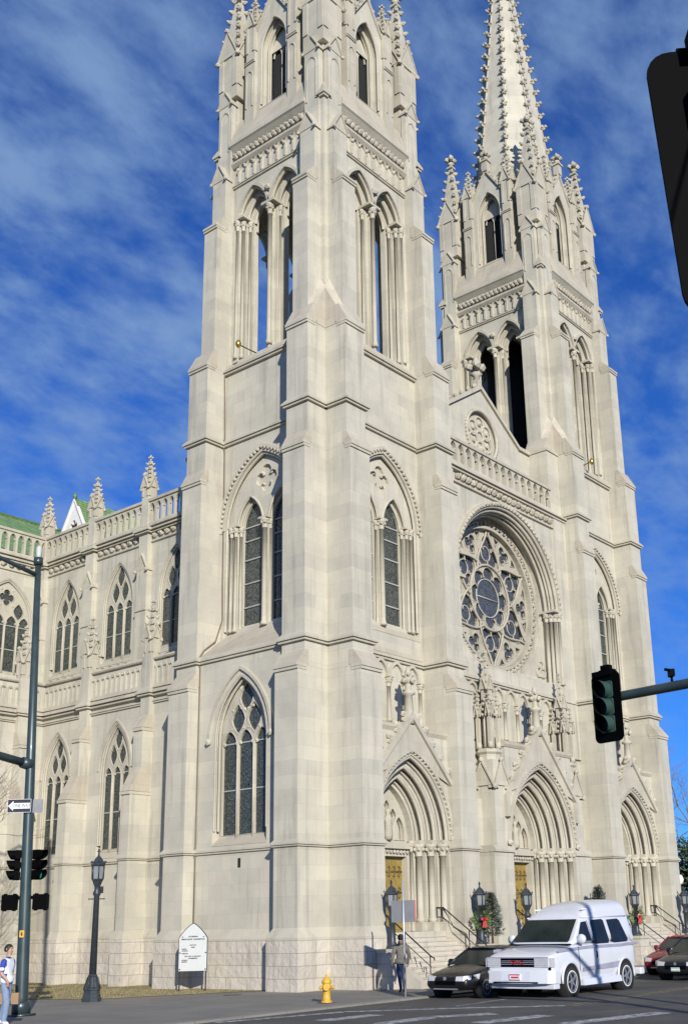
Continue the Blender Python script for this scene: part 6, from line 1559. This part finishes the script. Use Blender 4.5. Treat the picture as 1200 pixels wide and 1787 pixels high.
# ================================================================== people
def M_simple(n, c, r=.85, **k): return simple(n, c, r, **k)
skin = M_simple('skin', (.42, .25, .18), .55, noise=.06); hairm = M_simple('dark_hair', (.022, .017, .014), .6)
def person(label, loc_, rz, pose, regions, s=1.1, hair=None):
    """one continuous body grown over a jointed skeleton; regions(co)-> material index"""
    V = pose['v']; E = pose['e']; Rr = pose['r']
    names = list(V); idx = {n: i for i, n in enumerate(names)}
    me = bpy.data.meshes.new('person'); me.from_pydata([V[n] for n in names], [(idx[a], idx[b]) for a, b in E], [])
    o = bpy.data.objects.new('person', me); COL.objects.link(o)
    sk = o.modifiers.new('skin', 'SKIN'); sk.use_smooth_shade = True; sk.branch_smoothing = .4
    lay = me.skin_vertices[0].data
    for n in names: r = Rr[n]; lay[idx[n]].radius = r if isinstance(r, tuple) else (r, r); lay[idx[n]].use_root = (n == 'pelvis')
    ss = o.modifiers.new('sub', 'SUBSURF'); ss.levels = 2; ss.render_levels = 2
    dg = bpy.context.evaluated_depsgraph_get(); dg.update()
    m2 = bpy.data.meshes.new_from_object(o.evaluated_get(dg)); bpy.data.objects.remove(o)
    m2.name = 'person'
    o = bpy.data.objects.new('person', m2); COL.objects.link(o); m2.materials.clear()
    for m in pose['mats']: m2.materials.append(m)
    for p_ in m2.polygons: p_.material_index = regions(p_.center); p_.use_smooth = True
    o.location = loc_; o.rotation_euler = (0, 0, rz); o.scale = (s, s, s); tag(o, label, 'person')
    return o
def limbs(v, e, r, side, sh, el, wr, hip, kn, an, toe, hand_dir=(0, -.02, -1)):
    n = 'L' if side < 0 else 'R'
    v[n + 'sh'] = sh; v[n + 'el'] = el; v[n + 'wr'] = wr; v[n + 'hip'] = hip; v[n + 'kn'] = kn; v[n + 'an'] = an; v[n + 'heel'] = (an[0], an[1] + .03, .045); v[n + 'toe'] = toe
    e += [('chest', n + 'sh'), (n + 'sh', n + 'el'), (n + 'el', n + 'wr'), ('pelvis', n + 'hip'), (n + 'hip', n + 'kn'), (n + 'kn', n + 'an'), (n + 'an', n + 'toe')]
    del v[n + 'heel']
    r.update({n + 'sh': .072, n + 'el': .048, n + 'wr': .034, n + 'hip': .098, n + 'kn': .066, n + 'an': .046, n + 'toe': .036})
    d = Vector(hand_dir).normalized(); w_ = Vector(wr); pl = w_ + d * .065; v[n + 'palm'] = tuple(pl); e.append((n + 'wr', n + 'palm')); r[n + 'palm'] = (.034, .022)
    ax = d.cross(Vector((1, 0, 0))).normalized()
    for k in range(4):
        L = (.062, .075, .070, .055)[k]; b = pl + ax * (-.027 + .018 * k) + d * .022; t = b + d * L * .55 + Vector((-.012 * side, 0, 0)); t2 = t + d * L * .4 + Vector((-.022 * side, 0, 0))
        v[n + 'f%d' % k] = tuple(b); v[n + 'g%d' % k] = tuple(t); v[n + 'h%d' % k] = tuple(t2); e += [(n + 'palm', n + 'f%d' % k), (n + 'f%d' % k, n + 'g%d' % k), (n + 'g%d' % k, n + 'h%d' % k)]
        r.update({n + 'f%d' % k: .0095, n + 'g%d' % k: .0085, n + 'h%d' % k: .007})
    b = w_ + d * .03 - ax * .034; t = b + d * .045 - ax * .018; v[n + 't0'] = tuple(b); v[n + 't1'] = tuple(t); e += [(n + 'wr', n + 't0'), (n + 't0', n + 't1')]; r.update({n + 't0': .011, n + 't1': .009})
def torso(lean=0.0, headturn=0.0, wide=1.0, bulk=1.0):
    v = {'pelvis': (0, 0, .95), 'waist': (0, lean * .3, 1.10), 'chest': (0, lean * .8, 1.32), 'neck0': (0, lean, 1.47), 'neck1': (0, lean - .01, 1.535), 'jaw': (0, lean - .03, 1.585), 'head': (0, lean - .012, 1.66), 'crown': (0, lean + .0, 1.725)}
    e = [('pelvis', 'waist'), ('waist', 'chest'), ('chest', 'neck0'), ('neck0', 'neck1'), ('neck1', 'jaw'), ('jaw', 'head'), ('head', 'crown')]
    r = {'pelvis': (.155 * wide, .115), 'waist': (.145 * wide * bulk, .105 * bulk), 'chest': (.165 * wide * bulk, .118 * bulk), 'neck0': .066, 'neck1': .054, 'jaw': (.062, .068), 'head': (.078, .096), 'crown': (.055, .068)}
    return v, e, r
def face_parts(o, lean, turn=0.0):
    """nose, ears, eyes and mouth on the head (front is -y)"""
    mb = MB(); y = lean - .10
    mb.hexa([(-.016, y + .02, 1.615), (.016, y + .02, 1.615), (.012, y + .03, 1.66), (-.012, y + .03, 1.66)], [(-.01, y - .022, 1.62), (.01, y - .022, 1.62), (.006, y + .004, 1.655), (-.006, y + .004, 1.655)])
    for s in (-1, 1): mb.tube([(s * .078, lean - .0, 1.62), (s * .088, lean + .012, 1.65), (s * .08, lean + .005, 1.675)], .013, 6)
    mb.build('ears_and_nose', skin, o)
    mb = MB()
    for s in (-1, 1): mb.blob(s * .031, y + .018, 1.665, .011)
    mb.hexa([(-.026, y + .016, 1.585), (.026, y + .016, 1.585), (.026, y + .03, 1.585), (-.026, y + .03, 1.585)], [(-.022, y + .012, 1.594), (.022, y + .012, 1.594), (.022, y + .03, 1.594), (-.022, y + .03, 1.594)])
    mb.build('eyes_and_mouth', M_simple('dark_features', (.05, .02, .018), .5), o)
def hair(o, lean, long_=0.0, mat=None, hood=False):
    mb = MB(); mb.smooth = True; n, m = 12, 8
    rings = []
    for i in range(m + 1):
        ph = pi * .5 * i / m * (1.32 + long_)
        row = []
        for k in range(n):
            a = 2 * pi * k / n; fr = max(0, -sin(a))    # front opens at -y
            p_ = ph * (1 - .52 * fr) if not hood else ph * (1 - .30 * fr)
            row.append(mb.p(.092 * sin(p_) * cos(a) * (1.05 if hood else 1), lean + .008 + .108 * sin(p_) * sin(a), 1.655 + .112 * cos(p_)))
        rings.append(row)
    for i in range(m):
        for k in range(n): mb.face((rings[i][k], rings[i][(k + 1) % n], rings[i + 1][(k + 1) % n], rings[i + 1][k]))
    o2 = mb.build('hood' if hood else 'hair', mat or hairm, o); md = o2.modifiers.new('solid', 'SOLIDIFY'); md.thickness = .014
    return o2
# man walking up to the left steps, seen from behind
v, e, r = torso(.0, bulk=1.18)
limbs(v, e, r, -1, (-.185, .0, 1.40), (-.27, .03, 1.12), (-.25, -.06, .90), (-.09, 0, .90), (-.10, -.12, .50), (-.10, -.02, .08), (-.11, -.17, .035))
limbs(v, e, r, 1, (.185, .0, 1.40), (.275, .02, 1.13), (.30, -.04, .88), (.09, 0, .90), (.10, .07, .49), (.11, .22, .11), (.12, .11, .03))
for n in ('Lsh', 'Rsh'): r[n] = .088
for n in ('Lel', 'Rel'): r[n] = .066
for n in ('Lwr', 'Rwr'): r[n] = .050
jacket = M_simple('grey_beige_jacket', (.125, .112, .095), .9, noise=.3, nscale=6, bump=.3, bscale=12); jeans = M_simple('blue_jeans', (.022, .036, .085), .9, noise=.25, nscale=8); shoe = M_simple('dark_shoes', (.02, .018, .016), .6); glove = M_simple('brown_glove', (.16, .09, .045), .8)
def reg(c):
    if c.z < .095: return 2
    if c.z < .90 and abs(c.x) < .22: return 1
    if abs(c.x) > .2 and c.z < .885: return 3
    if c.z > 1.515: return 4
    return 0
p_ = person('person in a grey beige jacket and blue jeans, seen from behind by the steps', (-.75, -4.0, 0), radians(150), dict(v=v, e=e, r=r, mats=[jacket, jeans, shoe, glove, skin]), reg, 1.10)
face_parts(p_, 0.0); hair(p_, .0, .1, M_simple('black_knit_cap', (.014, .013, .015), .9), True)
mb = MB(); mb.lathe([(.21, .86), (.225, .90), (.215, .97), (.20, 1.02)], 0, 0, 14); mb.v = [(x, y * .74, z) for x, y, z in mb.v]; mb.build('jacket_hem', jacket, p_)
mb = MB(); mb.lathe([(.075, 1.46), (.088, 1.50), (.08, 1.55)], 0, 0, 12); mb.build('collar', jacket, p_)
# person at the left edge in a white and blue jersey
v, e, r = torso(.0, bulk=1.08)
limbs(v, e, r, -1, (-.18, .0, 1.40), (-.25, .0, 1.13), (-.22, -.16, .98), (-.09, 0, .90), (-.10, -.10, .50), (-.10, -.05, .08), (-.11, -.19, .035))
limbs(v, e, r, 1, (.18, .0, 1.40), (.25, .05, 1.13), (.245, .05, .885), (.09, 0, .90), (.10, .05, .49), (.11, .16, .09), (.12, .03, .03))
for n in ('Lsh', 'Rsh'): r[n] = .082
for n in ('Lkn', 'Rkn'): r[n] = .085
for n in ('Lan', 'Ran'): r[n] = .068
white = M_simple('white_jersey', (.74, .76, .80), .8, noise=.04); blue = M_simple('blue_jersey_panels', (.025, .055, .32), .8); lj = M_simple('light_jeans', (.19, .25, .36), .9, noise=.15, nscale=7); ws = M_simple('white_trainers', (.62, .63, .66), .7)
def reg2(c):
    if c.z < .10: return 3
    if c.z < .96 and abs(c.x) < .2: return 2
    if abs(c.x) > .2 and c.z < 1.17: return 4
    if c.z > 1.49: return 4
    if abs(c.x) > .155 and c.z > 1.13 and not 1.20 < c.z < 1.25: return 1
    if abs(c.x) > .125 and c.z < 1.10: return 1
    if c.z > 1.455: return 1
    return 0
p2 = person('person in a white and blue jersey and pale jeans at the left edge', (-14.86, -1.96, 0), radians(25), dict(v=v, e=e, r=r, mats=[white, blue, lj, ws, skin]), reg2, 1.15)
face_parts(p2, 0.0); hair(p2, .0, .05)
text('18', .17, (-.0, .136, 1.29), (pi / 2, 0, pi), blue, p2, 'jersey_number', ext=.002)
mb = MB(); mb.lathe([(.165, .92), (.178, .96), (.172, 1.06)], 0, 0, 14); mb.v = [(x, y * .74, z) for x, y, z in mb.v]; mb.build('jersey_hem', white, p2)
# what that person carries: a brown case hanging from the right hand
R3 = Matrix.Rotation(radians(25), 3, 'Z'); hp = Vector((-14.86, -1.96, 0)) + R3 @ (Vector((.215, .05, .73)) * 1.15)
root = empty('carrying_case', tuple(hp)); tag(root, 'flat brown cardboard case hanging from the hand of the person in the jersey', 'case')
root.rotation_euler = (0, 0, atan2(IMR.y, IMR.x))
mb = MB(); mb.box(-.27, .27, -.06, .06, -.34, -.05); mb.build('body', M_simple('brown_cardboard', (.29, .20, .12), .85, noise=.08), root)
mb = MB(); mb.box(-.275, .275, -.065, .065, -.35, -.33); mb.tube([(-.1, 0, -.05), (-.09, 0, .03), (.09, 0, .03), (.1, 0, -.05)], .014, 6); mb.build('handle', M['rail'], root)

# ================================================================== trees
barkm = simple('winter_bark', (.20, .155, .12), .9, noise=.25, nscale=5)
def bare_tree(name, label, x, y, h, seed, spread=.55, depth=6, r0=.16, crown_z=.3):
    root = empty(name, (x, y, 0)); tag(root, label, 'tree'); q = random.Random(seed)
    tr = MB(); br = MB()
    tr.tube([(0, 0, 0), (.03 * h * .1, 0, h * crown_z * .5), (0, .02, h * crown_z)], [r0, r0 * .85, r0 * .75], 8)
    tr.build('trunk', barkm, root)
    def grow(p, d, L, r, k):
        if k == 0 or r < .002: return
        pts = [p]; dd = d.copy()
        for i in range(3):
            dd = (dd + Vector((q.uniform(-.22, .22), q.uniform(-.22, .22), q.uniform(-.08, .14)))).normalized(); pts.append(pts[-1] + dd * L / 3)
        br.tube([tuple(t) for t in pts], [r, r * .88, r * .76, r * .62], 5 if r > .02 else 3, cap=False)
        for i in range(q.choice((2, 3, 3)) if k > 1 else 0):
            b = pts[q.choice((2, 3, 3))]; nd = (dd + Vector((q.uniform(-1, 1), q.uniform(-1, 1), q.uniform(-.35, .6))) * spread * 1.5).normalized()
            grow(b, nd, L * q.uniform(.62, .85), r * .58, k - 1)
    for i in range(5):
        a = i * 1.256 + q.uniform(-.4, .4); grow(Vector((0, 0, h * crown_z * q.uniform(.75, 1.0))), Vector((cos(a) * spread * 1.4, sin(a) * spread * 1.4, .9)).normalized(), h * .24, r0 * .55, depth)
    br.build('branches', barkm, root, recalc=False)
    return root
bare_tree('bare_tree', 'bare winter tree reaching in from the left in front of the transept', -10.4, 12.6, 11.0, 11, .72, 6, .15, .34)
bare_tree('bare_tree', 'bare winter tree rising above the evergreen beside the far tower', 52.5, 9.0, 16.5, 4, .6, 6, .2, .35)
lm = [simple('dark_leaf', (.030, .050, .020), .8, noise=.4, nscale=3), simple('olive_leaf', (.075, .10, .035), .8, noise=.4, nscale=3)]
def leafy_tree(name, label, x, y, h, r, seed, n=5200, base=.16):
    root = empty(name, (x, y, 0)); tag(root, label, 'tree'); q = random.Random(seed)
    cl = [(q.uniform(-.75, .75) * r, q.uniform(-.75, .75) * r, h * q.uniform(base + .1, .92), r * q.uniform(.28, .5)) for _ in range(26)]
    mb = MB()
    for i in range(n):
        cx, cy, cz, cr_ = q.choice(cl); d = Vector((q.gauss(0, 1), q.gauss(0, 1), q.gauss(0, 1))).normalized() * cr_ * q.random() ** .4
        k = max(0, 1 - ((cz - h * .5) / (h * .55)) ** 2) ** .4
        mb.mi = 0 if q.random() < .62 else 1
        leaf(mb, (cx * k + d.x, cy * k + d.y, cz + d.z), (q.uniform(-1, 1), q.uniform(-1, 1), q.uniform(-.5, 1)), q.uniform(.25, .5), .11)
    mb.build('crown', lm, root, recalc=False)
    mb = MB(); mb.tube([(0, 0, 0), (.1, .05, h * .4), (0, .1, h * .8)], [r * .1, r * .07, r * .02], 8)
    for i in range(7): a = i * .9; mb.tube([(0, .03, h * (.2 + .07 * i)), (cos(a) * r * .5, sin(a) * r * .5, h * (.32 + .07 * i))], [r * .04, r * .012], 5)
    mb.build('trunk', barkm, root)
leafy_tree('evergreen_tree', 'dark bushy evergreen tree just right of the far tower', 49.5, 8.6, 7.6, 2.9, 3)
leafy_tree('evergreen_tree', 'taller dark evergreen at the right edge behind the globe lamp', 58, 8.0, 11.0, 3.6, 8)
leafy_tree('evergreen_tree', 'low dark evergreen beyond the end lantern post of the church', 42.5, 6.3, 3.4, 1.7, 21, 2200, .05)
root = empty('globe_lamp', (41.0, 4.72, 0)); tag(root, 'street lamp with a white globe beside the far tower', 'street lamp')
mb = MB(); mb.lathe([(.16, 0), (.16, .3), (.08, .5), (.07, 4.1), (.16, 4.2), (.16, 4.3)], 0, 0, 10); mb.build('pole', M['iron'], root)
mb = MB(); mb.smooth = True; mb.lathe([(.12, 4.3), (.28, 4.42), (.36, 4.66), (.28, 4.92), (.1, 5.02)], 0, 0, 14); mb.build('globe', simple('opal_globe', (.80, .80, .78), .25, noise=.02), root)
